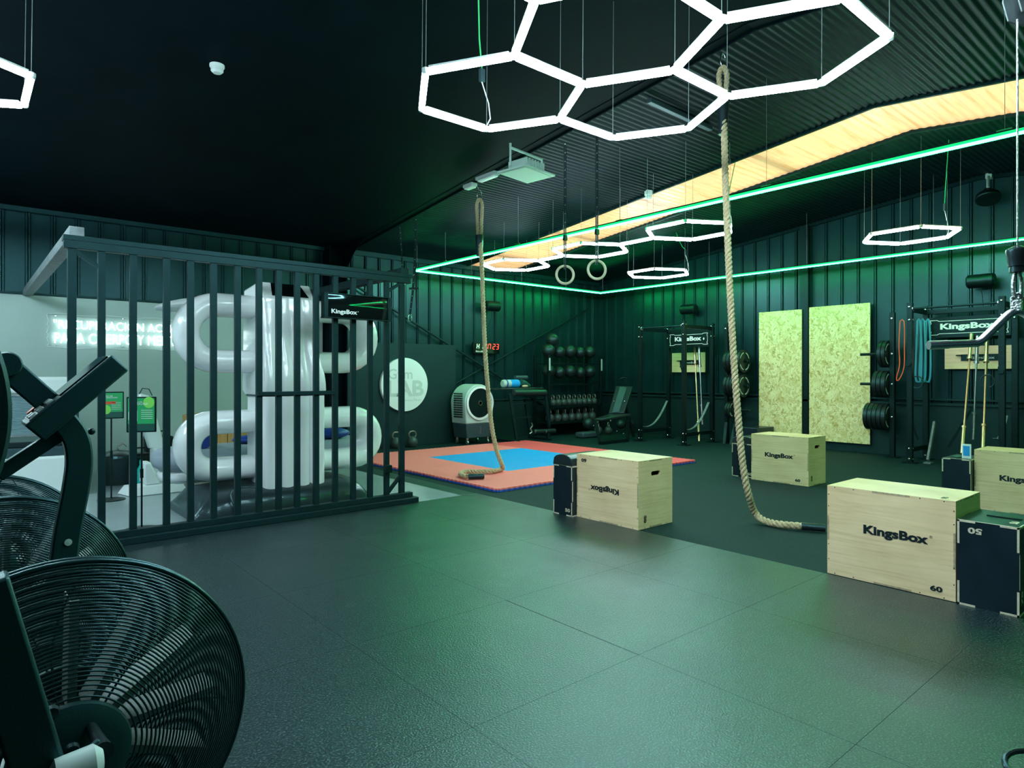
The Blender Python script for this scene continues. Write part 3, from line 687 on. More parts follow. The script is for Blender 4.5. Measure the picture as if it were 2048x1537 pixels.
plyo('plyo_box','worn wooden box in the centre with its logo upside down',4.5,3.60,.49,.74,.6,logo=('k',(.02,.305),.345,1),nums=[('60','F',(.275,.545),.034,180),('50','S',(-.155,.085),.034,-90)],group=G)
plyo('plyo_box','wooden box standing alone in front of the left chipboard sheet',7.82,3.67,.46,.745,.592,logo=('k',(.0,.335),.37,0),nums=[('60','F',(-.24,.06),.034,0),('50','S',(-.15,.09),.034,-90)],group=G)
plyo('plyo_box','wooden box cut off by the right edge, behind the black box',7.82,1.235,.46,.75,.6,logo=('k',(-.02,.33),.37,0),group=G)
G='small black plyo boxes'
plyo('plyo_box','black box with a rounded padded top tight behind the centre wooden box',4.44,4.345,.46,.255,.48,True,nums=[('50','F',(-.07,.055),.034,0)],pad=.105,group=G,slot=False)
plyo('plyo_box','black box nearest at the right edge, beside the biggest wooden box',4.50,.93,.45,.297,.5,True,nums=[('50','F',(.06,.445),.036,180),('75','S',(-.18,.10),.04,90),('50','T',(-.1,-.10),.04,90)],group=G)
plyo('plyo_box','black box behind the long rope, left of the lone wooden box',7.9,4.43,.46,.31,.44,True,nums=[('50','F',(-.10,.05),.034,0)],pad=.10,group=G,slot=False)
plyo('plyo_box','black box at the right with a phone-like blue card standing on it',7.72,1.99,.47,.25,.5,True,group=G)
p=MB(); c=V((7.80,2.045,.501)); p.box(c.x-.006,c.x+.006,c.y-.04,c.y+.04,c.z,c.z+.15); t=thing('chalk_card','white and blue card standing upright on the black box at the right','card',c)
p.build('card','satin',t,bev=.003,world=True); p=MB(); p.box(c.x-.008,c.x-.0062,c.y-.028,c.y+.028,c.z+.03,c.z+.13); p.build('blue_print','blue',t,world=True)
p=MB(); p.add([(7.78,2.12,.502),(7.86,2.2,.502),(7.98,2.16,.502),(7.9,2.09,.502),(7.78,2.12,.512),(7.86,2.2,.512),(7.98,2.16,.512),(7.9,2.09,.512)],[(0,3,2,1),(4,5,6,7),(0,1,5,4),(1,2,6,5),(2,3,7,6),(3,0,4,7)]); tag(p.build('notepad','posterd'),'small dark green notepad lying on the black box beside the card','notepad')
p=MB(); c=V((4.75,1.08,.501)); p.box(c.x-.012,c.x+.012,c.y-.11,c.y+.06,c.z,c.z+.006)
tag(p.build('steel_ruler','rack',bev=.001),'thin black strip lying on top of the black box at the right edge','strip')
# ================================================================ CAGE FENCE
t=thing('bar_fence','black steel bar fence across the front of the recovery room','fence',(2.14,6.0,0))
p=MB(); p.box(.60,3.72,5.91,6.08,0.001,.055); p.build('kerb','steel',t,bev=.004,world=True)
p=MB(); p.box(.60,3.68,5.965,6.035,.055,.105); p.build('base_rail','steel',t,bev=.003,world=True)
p=MB(); p.box(.60,3.66,5.97,6.03,2.325,2.385); p.build('top_rail','steel',t,bev=.003,world=True)
p=MB(); p.box(.60,3.70,5.99,6.10,2.389,2.43); p.build('top_plank','steel',t,bev=.003,world=True)
BX=[.655,.85,1.068,1.313,1.498,1.683,1.885,2.074,2.253,2.429,2.616,2.811,3.004,3.192,3.382,3.561]
for k,x in enumerate(BX):
    p=MB(); w=.026 if k not in(0,15) else .029; p.box(x-w,x+w,5.98,6.02,.105,2.325); p.build('bar' if k not in(0,15) else 'post','steel',t,bev=.002,world=True)
p=MB(); p.box(2.05,2.80,5.95,5.98,1.165,1.20); p.build('cross_rail','steel',t,bev=.002,world=True)
p=MB(); p.bar((3.40,6.0,.13),(3.56,6.0,.30),.03,.035,up=(0,1,0)); p.build('bottom_brace','steel',t,world=True)
p=MB(); p.bar((3.39,6.0,2.22),(3.56,6.0,2.33),.03,.035,up=(0,1,0)); p.build('top_brace','steel',t,world=True)
p=MB(); p.bar((.67,6.0,2.31),(.85,6.0,2.19),.03,.035,up=(0,1,0)); p.build('top_brace','steel',t,world=True)
p=MB(); p.box(3.35,3.41,5.93,5.975,.34,.42); p.build('latch','rack',t,bev=.004,world=True)
for x,y1,lab in ((.69,10.86,'grey timber beam running from the left end of the fence back to the white wall'),(3.62,10.86,'dark timber beam running from the right end of the fence to the back wall')):
    p=MB(); z=2.46 if x<1 else 2.45; p.bar((x,6.02,z),(x,y1,z),.10,.088); o=p.build('timber_beam','beam' if x<1 else 'steel',bev=.004); tag(o,lab,'beam')
p=MB(); p.box(.78,.83,6.09,8.2,0.001,.05); o=p.build('side_rail','steel',bev=.003); tag(o,'low steel floor rail running back from the left end of the fence','rail')
# timer screen on the fence
t=thing('fence_screen','wide black glossy screen with a white logo hung on the fence','screen',(3.02,5.93,2.02))
x0,x1=2.655,3.375
p=MB(); rows=[]
for k in range(17):
    u=k/16; x=x0+.035+(x1-x0-.07)*u; y=5.905-.016*math.sin(math.pi*u); rows.append([V((x,y,1.915)),V((x,y-.004,1.96)),V((x,y-.007,2.02)),V((x,y-.004,2.09)),V((x,y,2.13))])
p.grid(rows); p.build('glossy_front','glassblk',t,world=True,smooth=80)
p=MB(); p.box(x0,x1,5.925,5.975,1.905,2.14); p.build('casing','rack',t,bev=.003,world=True)
p=MB(); p.box(x0-.004,x1+.004,5.885,5.975,2.136,2.146); p.box(x0-.004,x1+.004,5.885,5.975,1.902,1.912); p.build('edge_trim','rack',t,bev=.001,world=True)
for x in (x0+.017,x1-.017):
    p=MB(); p.box(x-.019,x+.019,5.888,5.93,1.91,2.138); p.build('end_block','steel',t,bev=.003,world=True)
text(t,'logo','KingsBox','inkw',(x0+.20,5.883,1.963),(1,0,0),(0,0,1),width=.27,height=.056,bold=.03)
text(t,'registered_mark','®','inkw',(x0+.345,5.883,1.978),(1,0,0),(0,0,1),height=.012,bold=0)
# ================================================================ RECOVERY ROOM
# neon sign
t=thing('neon_sign','white neon lettering glowing on the white wall: two lines of capitals','neon sign',(1.75,10.84,1.96))
for st,z,x0_,x1_ in (('"RECUPERACIÓN ACTIVA',2.065,.975,2.62),('PARA CUERPO Y MENTE"',1.865,.985,2.62)):
    text(t,'neon_line',st,'neon',((x0_+x1_)/2,10.825,z),(1,0,0),(0,0,1),width=x1_-x0_,height=.15,bold=-.004)
P=[]
for k in range(60):
    u=k/60*4; sgm=int(u); f=u-sgm; a_=[(.91+1.79*f,2.19),(2.70,2.19-.46*f),(2.70-1.79*f,1.73),(.91,1.73+.46*f)][sgm]; P.append((a_[0]+.012*math.sin(k*1.9),10.845,a_[1]+.010*math.sin(k*1.3)))
p=MB(); p.tube(P,.004,5,closed=True); p.build('acrylic_outline','clear',t,world=True)
for x in (1.0,1.8,2.6):
    for z in (1.765,2.165):
        p=MB(); p.cyl((x,10.84,z),(x,10.87,z),.008); p.build('standoff','bolt',t,world=True)
# tall column machine with ring arms
t=thing('recovery_machine','tall white fluted column machine with four looping white arms behind the fence','therapy machine',(2.6,6.8,0))
def flute(x0,x1,yf,amp,n,zs):
    rows=[]
    for z,fx0,fx1,fy,am in zs:
        r=[]; N=n*10
        for k in range(N+1):
            u=k/N; x=fx0+(fx1-fx0)*u
            y=fy-am*abs(math.sin(math.pi*n*u))**.55
            r.append(V((x,y,z)))
        rows.append(r)
    return rows
def shell(b,rows,yb):
    ring=[]
    for r,ybk in zip(rows,yb):
        ring.append(r+[V((r[-1].x,ybk,r[-1].z)),V((r[0].x,ybk,r[0].z))])
    b.grid(ring,closed=True); n=len(ring[0]); b.f.append(tuple(range(len(b.v)-n,len(b.v))))
b=MB(); zs=[(.0,2.265,2.90,6.44,.055),(.3,2.265,2.90,6.44,.055),(1.14,2.27,2.90,6.44,.055)]
shell(b,flute(0,0,0,0,4,zs),[6.9]*3); b.build('lower_column','gel',t,world=True,smooth=60)
b=MB(); zs=[(1.155,2.26,2.905,6.44,.03),(1.20,2.25,2.915,6.43,.05),(1.28,2.25,2.91,6.43,.055),(1.36,2.255,2.90,6.435,.05),(1.46,2.26,2.875,6.45,.035),(1.60,2.27,2.85,6.47,.018),(1.80,2.275,2.83,6.48,.008),(2.08,2.28,2.82,6.50,.004),(2.13,2.28,2.82,6.505,.002)]
shell(b,flute(0,0,0,0,4,zs),[6.95,7,7,7,7.02,7.04,7.05,7.05,7.05]); b.build('upper_column','gel',t,world=True,smooth=60)
b=MB(); b.box(2.255,2.905,6.46,6.9,1.138,1.156); b.build('shadow_gap','dkgrey',t,world=True)
b=MB(); b.add([(2.28,6.50,2.13),(2.82,6.50,2.13),(2.82,6.62,2.295),(2.28,6.62,2.295),(2.28,7.06,2.25),(2.82,7.06,2.25),(2.28,7.06,2.12),(2.82,7.06,2.12)],[(0,1,2,3),(3,2,5,4),(4,5,7,6),(0,3,4,6),(1,7,5,2),(0,6,7,1)]); b.build('sloped_head','gel',t,bev=.02,world=True)
b=MB(); b.add([(2.38,6.506,2.152),(2.76,6.506,2.152),(2.70,6.606,2.2885),(2.40,6.606,2.2885),(2.38,6.53,2.150),(2.76,6.53,2.150),(2.70,6.63,2.280),(2.40,6.63,2.280)],[(0,1,2,3),(4,7,6,5),(0,4,5,1),(1,5,6,2),(2,6,7,3),(3,7,4,0)]); b.build('display','glassblk',t,world=True)
def loop(x0,x1,z0,z1,a,ydep,yc):
    # tube centreline: D-shaped racetrack in the XZ plane, elliptical section
    R=(z1-z0)/2-a; zc=(z0+z1)/2; xa=x0+a+R; xb=x1-a-R; P=[]; n=14
    for k in range(n+1): an=math.pi/2+math.pi*k/n; P.append(((xa+R*math.cos(an),zc+R*math.sin(an)),(math.cos(an),math.sin(an))))
    for k in range(n+1): an=-math.pi/2+math.pi*k/n; P.append(((xb+R*math.cos(an),zc+R*math.sin(an)),(math.cos(an),math.sin(an))))
    b=MB(); rows=[]
    for (x,z),(nx,nz) in P:
        r=[]
        for k in range(20):
            f=2*math.pi*k/20; cf,sf=math.cos(f),math.sin(f); e=.85
            cf=math.copysign(abs(cf)**e,cf); sf=math.copysign(abs(sf)**e,sf)
            r.append(V((x+nx*a*cf,yc+ydep*sf,z+nz*a*cf)))
        rows.append(r)
    rows.append(rows[0]); b.grid(rows,closed=True); return b
loop(1.55,3.73,.30,1.00,.118,.20,6.82).build('lower_loop_arm','gel',t,world=True,smooth=60)
loop(1.54,3.68,1.37,2.165,.118,.20,6.82).build('upper_loop_arm','gel',t,world=True,smooth=60)
b=MB(); rows=[]
for x,h in ((1.62,.10),(1.75,.25),(2.0,.27),(3.1,.27),(3.25,.24),(3.36,.10)):
    r=[]
    for k in range(13):
        an=math.pi*k/12; r.append(V((x,6.78-.5*math.copysign(abs(math.cos(an))**.6,math.cos(an)),max(0.001,h*abs(math.sin(an))**.5))))
    rows.append(r)
b.grid(rows,closed=True); b.f.append(tuple(range(13))); b.f.append(tuple(range(65,78))); b.build('foot_pod','darkpod',t,world=True,smooth=50)
for xx in (2.05,):
    P=[(2.0,6.27,.02),(1.93,6.25,.15),(1.92,6.31,.25),(2.0,6.38,.275),(2.12,6.38,.275),(2.19,6.31,.25),(2.18,6.25,.13),(2.14,6.24,.02)]
    b=MB(); b.tube(crom(P,.02),.007,6); b.build('power_cable','vinyl',t,world=True)
c=V((1.95,7.42,2.11)); t2=thing('treatment_lamp_disc','flat grey-white oval disc above the upper left loop arm','lamp',c)
b=MB(); b.sph((0,0,0),1,28,12,(.44,.34,.075)); 
for q in b.v: q.z+= .16*q.x
b.build('disc','satin',t2,smooth=60)
b=MB(); b.tube([(.02,-.05,-.01),(.35,-.1,.02),(.45,-.2,.0)],.04,10); b.build('arm','satin',t2,smooth=60)
# bed behind the loops
t=thing('massage_bed','white shelled treatment bed with grey mattress passing behind the lower loops','treatment bed',(2.7,7.45,0))
def slab(x0,x1,y0,y1,z0,z1,r):
    b=MB(); out=[]; n=8
    def outline(ins):
        q=[]
        for cx,cy,a0 in ((x1-r,y1-r,0),(x0+r,y1-r,90),(x0+r,y0+r,180),(x1-r,y0+r,270)):
            for k in range(n+1): an=math.radians(a0+90*k/n); q.append((cx+(r-ins)*math.cos(an),cy+(r-ins)*math.sin(an)))
        return q
    h=(z1-z0); rows=[]
    for ins,z in ((.07,z0),(.02,z0+h*.15),(0,z0+h*.4),(0,z0+h*.6),(.02,z0+h*.85),(.07,z1)): rows.append([V((x,y,z)) for x,y in outline(ins)])
    b.grid(rows,closed=True); m=len(rows[0]); b.f.append(tuple(range(m))); b.f.append(tuple(range(5*m,6*m))); return b
slab(1.50,3.95,7.10,7.82,.37,.58,.30).build('mattress','grey',t,world=True,smooth=60)
slab(1.55,3.90,7.14,7.78,.24,.40,.28).build('shell_tray','gel',t,world=True,smooth=60)
b=MB(); b.box(2.2,2.6,7.3,7.6,.0,.26); b.build('pedestal','satin',t,bev=.02,world=True)
p=MB(); p.tube([(1.94,7.25,.665),(1.94,7.72,.665)],.085,18); tag(p.build('bolster','bluecl',bev=.01),'royal blue roll bolster on the left end of the treatment bed','bolster')
for c,nm in (((2.52,7.55,.625),'navy folded cushion lying mid-way on the bed, left of the white column'),((3.45,7.42,.645),'blue oval pillow on the right end of the treatment bed')):
    p=MB(); p.sph(c,1,20,10,(.21,.15,.045 if c[0]<3 else .065)); tag(p.build('pillow','bluecl',smooth=60),nm,'pillow')
# wooden tub behind
t=thing('wooden_tub','round cedar tub with metal hoops seen through the lower left loop','tub',(2.95,9.25,0)); R=.72
p=MB(); N=36
for k in range(N):
    a0=2*math.pi*(k+.03)/N; a1=2*math.pi*(k+.97)/N
    p.prism([(2.95+R*math.cos(a0),9.25+R*math.sin(a0),.02),(2.95+R*math.cos(a1),9.25+R*math.sin(a1),.02),(2.95+(R-.04)*math.cos(a1),9.25+(R-.04)*math.sin(a1),.02),(2.95+(R-.04)*math.cos(a0),9.25+(R-.04)*math.sin(a0),.02)],(0,0,.80))
p.build('staves','wood',t,world=True)
for z in (.20,.62):
    p=MB(); p.lathe((2.95,9.25,z),[(R+.001,0),(R+.006,0),(R+.006,.05),(R+.001,.05)],40); p.build('hoop','chrome',t,world=True)
p=MB(); p.lathe((2.95,9.25,.02),[(R-.04,0),(R-.04,.02),(0,.02)],36); p.build('bottom','wood',t,world=True)
# sunbed at far left
t=thing('sunbed','white horizontal sunbed with ribbed open canopy at the far left against the wall','sunbed',(-.2,9.3,0))
p=MB(); p.box(-1.3,1.12,8.72,9.75,.02,.46); p.build('base','satin',t,bev=.03,world=True)
p=MB(); p.box(-1.3,1.10,8.74,9.75,.46,.56); p.build('tray_rim','dkgrey',t,bev=.01,world=True)
p=MB(); p.box(-1.3,1.06,8.84,9.70,.56,.62); p.build('lying_surface','darkpod',t,bev=.01,world=True)
rows=[]
for y,z in ((8.80,.80),(8.86,.68),(9.05,.64)): pass
p=MB(); r=[]
ys=[(9.72,.66),(9.66,.86),(9.45,1.03),(9.15,1.12),(8.95,1.13)]
# ribbed lining facing the viewer
prof=[]; n=26
for k in range(n*2+1): prof.append((8.80-.012*(k%2),.70+.44*k/(n*2)))
p.grid([[V((-1.3,y,z)) for y,z in prof],[V((.98,y,z)) for y,z in prof]]); p.build('ribbed_lining','fold',t,world=True,smooth=10)
p=MB(); p.box(-1.3,1.0,8.80,9.75,1.145,1.33); p.build('canopy_hood','satin',t,bev=.035,world=True)
p=MB(); p.box(.98,1.03,8.80,9.75,.62,1.2); p.build('end_panel','dkgrey',t,bev=.01,world=True)
p=MB(); p.box(-1.3,1.0,8.785,8.80,.685,.705); p.box(-1.3,1.0,8.785,8.80,1.125,1.14); p.build('chrome_trim','chrome',t,world=True)
text(t,'brand_lettering','light','ink',(.66,8.797,1.24),(1,0,0),(0,0,1),height=.045,bold=.0)
# A4 info signs on stands
for c,yy,h,lab,rz,th_ in ((1.25,8.18,.0,'green information sign on a thin stand at the left, nearer the sunbed',.0,0),(1.215,6.45,.0,'green information sign on a thin stand just behind the fence, right of the other sign',-.45,1)):
    t=thing('sign_stand',lab,'sign',(c,yy,0),rz,'information signs on thin stands')
    d=c*SY+yy*CY; z1=CH+(HZ-(784 if not th_ else 794))/F*d; z0=CH+(HZ-(838 if not th_ else 865))/F*d
    p=MB(); p.lathe((0,0,0),[(.135,0),(.135,.006),(.02,.018)],28); p.build('round_foot','rack',t)
    p=MB(); p.cyl((0,0,.01),(0,0,z0),.008,8); p.cyl((0,0,.45),(0,0,.53),.014,10); p.build('pole','rack',t)
    p=MB(); p.box(-.118,.118,-.012,.008,z0,z1); p.build('frame','rack',t,bev=.006)
    p=MB(); p.box(-.105,.105,-.0135,-.010,z0+.075,z1-.012); p.build('green_page','poster',t)
    p=MB(); p.box(-.105,.105,-.0137,-.010,z0+.012,z0+.075); p.build('page_foot','posterd',t)
    text(t,'heading','TERAPIA DE' if th_ else 'BAÑO DE','inkw',(-.04,-.0145,z1-.045),(1,0,0),(0,0,1),width=.10,bold=.01,world=False)
    text(t,'heading','CRIOSAUNA' if th_ else 'RECUPERACIÓN','inkw',(-.02,-.0145,z1-.062),(1,0,0),(0,0,1),width=.15,bold=.01,world=False)
    p=MB(); p.sph((.0,0,0),1,16,8,(.045,.0015,.05)); 
    for q in p.v: q+=V((.06 if th_ else -.05,-.0138,(z1-.05) if th_ else z0+.10))
    p.build('lime_circle','limeg',t)
    if not th_: p=MB(); p.box(-.09,.04,-.0145,-.012,z1-.135,z1-.105); p.build('red_figure','redp',t)
    else: p=MB(); p.add([(-.10,-.0145,z0+.11),(-.03,-.0145,z0+.10),(-.03,-.0145,z0+.19),(-.10,-.0145,z0+.18)],[(0,1,2,3)]); p.build('white_figure','inkw',t)
    p=MB()
    for k in range(5): p.box(.0,.09,-.0145,-.0125,z1-.12-.018*k,z1-.116-.018*k)
    p.build('small_print','inkw',t,kind='stuff')
# white therapy arm device
t=thing('therapy_arm','white floor device with a leaning arm between the sign and the ring machine','therapy device',(1.72,8.45,0))
p=MB(); b0=[fz(245,985),fz(262,1000),fz(361,983),fz(352,960)]
b0=[V((1.36,8.55,0)),V((1.44,8.20,0)),V((2.02,8.20,0)),V((2.02,8.60,0))]
top=[V((1.42,8.50,.10)),V((1.50,8.25,.10)),V((1.98,8.25,.10)),V((1.98,8.55,.10))]
p.add(b0+top,[(0,3,2,1),(4,5,6,7),(0,1,5,4),(1,2,6,5),(2,3,7,6),(3,0,4,7)]); p.build('floor_base','satin',t,bev=.01,world=True)
p=MB(); p.add([V(q) for q in ((1.60,8.3,.1),(1.76,8.3,.1),(1.76,8.5,.1),(1.60,8.5,.1),(1.585,8.3,.36),(1.66,8.3,.36),(1.66,8.5,.36),(1.585,8.5,.36))],[(0,3,2,1),(4,5,6,7),(0,1,5,4),(1,2,6,5),(2,3,7,6),(3,0,4,7)]); p.build('post','satin',t,bev=.02,world=True)
p=MB(); q0=[(1.74,8.5),(1.83,8.5)]
p.prism([(1.76,8.9,.45),(1.94,8.9,.45),(1.82,8.9,.92),(1.76,8.9,1.10),(1.66,8.9,1.13),(1.63,8.9,1.02),(1.66,8.9,.85)],(0,.12,0)); p.box(1.78,1.92,8.55,9.0,.08,.46); p.build('leaning_arm','satin',t,bev=.02,world=True)
p=MB(); p.tube([(1.66,8.95,1.12),(1.69,8.93,1.19),(1.76,8.93,1.18),(1.80,8.95,1.10)],.006,6); p.build('cable','vinyl',t,world=True)
# bucket, bottle, clutter
t=thing('black_bucket','black bin with a domed lid by the wall behind the first sign','bucket',(1.50,9.35,0))
p=MB(); p.lathe((0,0,0),[(.17,0),(.20,.30),(.205,.30),(.205,.33)],24); p.build('tub','vinyl',t)
p=MB(); p.lathe((0,0,.33),[(.21,0),(.20,.03),(.12,.075),(0,.09)],24); p.build('lid','vinyl',t)
p=MB(); p.tube([(.0,0,.42),(.0,0,.47),(.06,0,.50),(.10,0,.46)],.014,8); p.build('hose_fitting','chain',t)
p=MB(); c=V((1.70,9.05,0)); t=thing('spray_bottle','teal bottle with white lettering on the floor behind the fence bars','bottle',c)
p.lathe((0,0,0),[(.045,0),(.048,.02),(.048,.19),(.022,.24),(.02,.26)],18); p.build('bottle_body','bottle',t)
p=MB(); p.lathe((0,0,.26),[(.022,0),(.022,.035),(.012,.05)],14); p.build('cap','bottle',t)
p=MB(); p.box(-.03,.03,-.050,-.0485,.05,.16); p.build('label_lettering','inkw',t)
for c,s_,lab in (((1.78,9.62,0),(.28,.26,.34),'black equipment bag on the floor between bin and therapy arm'),((2.12,10.2,0),(.38,.3,.5),'dark grey cabinet low against the white wall behind the ring machine')):
    t=thing('equipment_bag' if s_[0]<.4 else 'low_cabinet',lab,'bag' if s_[0]<.4 else 'cabinet',c)
    p=MB(); p.cb((0,0,s_[2]/2),s_); p.build('body','vinyl' if s_[0]<.4 else 'dkgrey',t,bev=.05 if s_[0]<.4 else .01)
    p=MB(); p.tube([(-.1,0,s_[2]-.01),(-.08,0,s_[2]+.06),(.08,0,s_[2]+.06),(.1,0,s_[2]-.01)],.012,8) if s_[0]<.4 else p.cb((0,-s_[1]/2-.01,s_[2]*.7),(.16,.02,.02)); p.build('handle','vinyl' if s_[0]<.4 else 'bolt',t)
# ================================================================ BACK WALL (north)
t=thing('logo_wall_panel','low black partition panel with a round lit logo disc left of the air cooler','panel',(6.45,10.83,0))
p=MB(); p.box(5.26,7.62,10.72,10.79,0,1.95); p.build('board','black',t,bev=.003,world=True)
c=V((6.40,10.655,1.17)); R=.505
t=thing('logo_disc','round white disc with pale grey gym lettering on the black partition','sign',c)
p=MB(); p.lathe((0,0,0),[(R,.0),(R,.03),(R,.06)],64,ax=(0,1,0)); p.build('disc_body','satin',t,smooth=30)
text(t,'lettering','Gym','inkg',(-.10,-.004,.17),(1,0,0),(0,0,1),width=.52,height=.25,bold=.01,world=False)
text(t,'lettering','LAB','inkg',(.02,-.004,-.07),(1,0,0),(0,0,1),width=.78,height=.30,bold=.03,world=False)
text(t,'lettering','by Marcos Pérez','inkg',(.10,-.004,-.30),(1,0,0),(0,0,1),width=.50,height=.065,bold=.0,world=False)
# X bracing
for a,bb,lab in (((5.30,10.84,3.06),(11.2,10.84,.15),'diagonal brace falling from upper left to lower right on the back wall'),((5.35,10.885,.10),(11.66,10.885,2.95),'diagonal brace rising from lower left to upper right on the back wall')):
    p=MB(); p.tube([a,bb],.022 if a[2]>1 else .018,10); tag(p.build('diagonal_brace','steel'),lab,'brace')
# timer
c=pY(972,697,10.8); t=thing('led_timer','black wall timer showing green and red digits behind the left rope','timer',c)
w,h=.70,.235
p=MB(); p.box(-w/2,w/2,-.03,.03,-h/2,h/2); p.build('case','rack',t,bev=.008)
p=MB(); p.box(-w/2+.015,w/2-.015,-.033,-.0305,-h/2+.015,h/2-.015); p.build('window_pane','glassblk',t)
SEG={'0':'abcdef','1':'bc','2':'abged','3':'abgcd','7':'abc','H':'fbgec'}
def digit(ch,x,z,H_,mm):
    Wd=H_*.52; p=MB(); L={'a':((x,z+H_),(x+Wd,z+H_)),'b':((x+Wd,z+H_),(x+Wd,z+H_/2)),'c':((x+Wd,z+H_/2),(x+Wd,z)),'d':((x,z),(x+Wd,z)),'e':((x,z),(x,z+H_/2)),'f':((x,z+H_/2),(x,z+H_)),'g':((x,z+H_/2),(x+Wd,z+H_/2))}
    for s_ in SEG[ch]:
        (a0,b0_),(a1,b1)=L[s_]; sh=.012*(1)
        A=V((a0,-.035,b0_)); B=V((a1,-.035,b1)); d=(B-A).normalized(); A+=d*.006; B-=d*.006
        A.x+=.12*(A.z-z); B.x+=.12*(B.z-z); p.bar(A,B,.004,.011,up=(-d.z,0,d.x))
    p.build('digit',mm,t)
for ch,x,mm in (('H',-.27,'ledg'),('1',-.17,'ledg'),('1',-.03,'ledr'),('7',.035,'ledr'),('2',.155,'ledr'),('3',.25,'ledr')): digit(ch,x,-.015,.105,mm)
text(t,'logo','KingsBox','inkw',(-.17,-.035,-.075),(1,0,0),(0,0,1),width=.25,height=.045,bold=.02,world=False)
# wall speakers
def speaker(c,nrm,lab,big=.36):
    t=thing('wall_speaker',lab,'speaker',c,0 if nrm=='S' else math.radians(-90),'black wall speakers')
    p=MB(); prof=[]
    p.tube([(-big/2,-.16,0),(-big/2+.02,-.16,0),(big/2-.02,-.16,0),(big/2,-.16,0)],[.085,.105,.105,.085],18); p.build('cabinet','rack',t)
    p=MB(); p.box(-.03,.03,-.10,.0,-.04,.04); p.build('wall_bracket','rack',t,bev=.004)
    p=MB(); p.tube([(.0,-.15,-.10),(.01,-.12,-.25),(.0,-.02,-.45)],.006,6); p.build('speaker_cable','vinyl',t)
speaker(pY(975,614,10.88),'S','black cylindrical speaker on the back wall above the digital timer')
speaker(pX(1386,620,12.05),'E','black cylindrical speaker on the right wall above the smaller squat rack')
speaker(pX(1968,564,12.05),'E','black cylindrical speaker on the right wall above the squat rack with bands')
c=pX(1976,392,11.75); t=thing('bell_lamp','black dome-shaped industrial lamp high on the right wall','lamp',c)
p=MB(); ax=V((-.35,-.1,-.75)); p.lathe((0,0,0),[(.05,-.12),(.09,-.06),(.155,.0),(.165,.06),(.155,.075)],28,ax=ax); p.build('dome_shade','rack',t)
p=MB(); p.lathe((0,0,0),[(.15,.06),(.145,.066),(0,.07)],28,ax=ax); p.build('glass_front','glassblk',t)
p=MB(); p.cyl(V((0,0,.12)),V((.2,.05,.34)),.02); p.cb((.28,.05,.36),(.10,.08,.08)); p.build('mount','fanw',t)
# ---------------- air cooler
c=V((7.76,10.36,0)); t=thing('air_cooler','pale round-faced mobile air cooler between the logo panel and the bench','air cooler',c)
X,D=.325,.24; zb=.12
outl=[]
def face(ins=0):
    q=[(-X+ins,.40),(X-ins,.40)]; 
    for k in range(17): an=math.pi*k/16-.0; q.append(((X+.03-ins)*math.cos(an),.80+(.37-ins)*math.sin(an)))
    return q
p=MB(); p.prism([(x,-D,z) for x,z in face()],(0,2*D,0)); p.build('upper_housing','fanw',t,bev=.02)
p=MB(); p.lathe((0,-D,.80),[(.295,.0),(.33,-.012),(.33,-.03),(.29,-.035),(.285,.0)],40,ax=(0,1,0)); p.build('front_rim','satin',t)
p=MB(); p.lathe((0,-D,.80),[(.288,-.012),(0,-.013)],40,ax=(0,1,0)); p.build('dark_fan_opening','rack',t)
p=MB()
for k in range(44):
    an=2*math.pi*k/44; p.bar((.06*math.cos(an),-D-.018,.80+.06*math.sin(an)),(.285*math.cos(an),-D-.018,.80+.285*math.sin(an)),.003,.003)
p.build('grille_spokes','wire',t,kind='stuff')
p=MB(); p.lathe((0,-D,.80),[(.045,-.02),(.045,-.03),(.037,-.03),(.037,-.02)],24,ax=(0,1,0)); p.build('hub_ring','bolt',t)
p=MB(); p.add([(-X+.01,-D+.01,.40),(X-.01,-D+.01,.40),(X-.01,D,.40),(-X+.01,D,.40),(-X+.04,-D+.03,zb),(X-.04,-D+.03,zb),(X-.04,D-.02,zb),(-X+.04,D-.02,zb)],[(0,1,2,3),(4,7,6,5),(0,4,5,1),(1,5,6,2),(2,6,7,3),(3,7,4,0)]); p.build('water_tank','dkgrey',t,bev=.012)
p=MB(); p.box(.03,.04,-D+.012,-D+.02,.2,.34); p.build('level_window','bolt',t)
p=MB()
for i in range(6):
    for j in range(11): p.box(-X-.034,-X-.03,-.16+.05*i,-.125+.05*i,.52+.045*j,.55+.045*j)
p.build('side_louvres','rack',t,kind='stuff')
for sx in (-1,1):
    for sy in (-1,1):
        p=MB(); p.cyl((sx*.25-.015,sy*.17,.035),(sx*.25+.015,sy*.17,.035),.035); p.box(sx*.25-.02,sx*.25+.02,sy*.17-.015,sy*.17+.015,.05,.125); p.build('caster','chrome',t)
# ---------------- kettlebell maker
def kb(name,lab,c,s=1.,grp=None,rz=0,colr='iron'):
    t=thing(name,lab,'kettlebell',c,rz,grp)
    p=MB(); p.lathe((0,0,0),[(.055,0),(.07,.01),(.096,.06),(.10,.10),(.085,.15),(.045,.19),(0,.20)],20); p.build('bell',colr,t,smooth=60)
    p=MB(); p.tube(crom([(-.05,0,.17),(-.075,0,.225),(-.055,0,.28),(0,0,.292),(.055,0,.28),(.075,0,.225),(.05,0,.17)],.02),.0155,10); p.build('handle','hndl',t,smooth=60)
    if s!=1.: t.scale=(s,s,s)
    return t
k0=kb('kettlebell','kettlebell on the floor at the foot of the black partition, right one of two',(6.48,10.52,0))
dup(k0,(6.14,10.54,0),'kettlebell at the foot of the black partition, left one, half behind a fence bar')
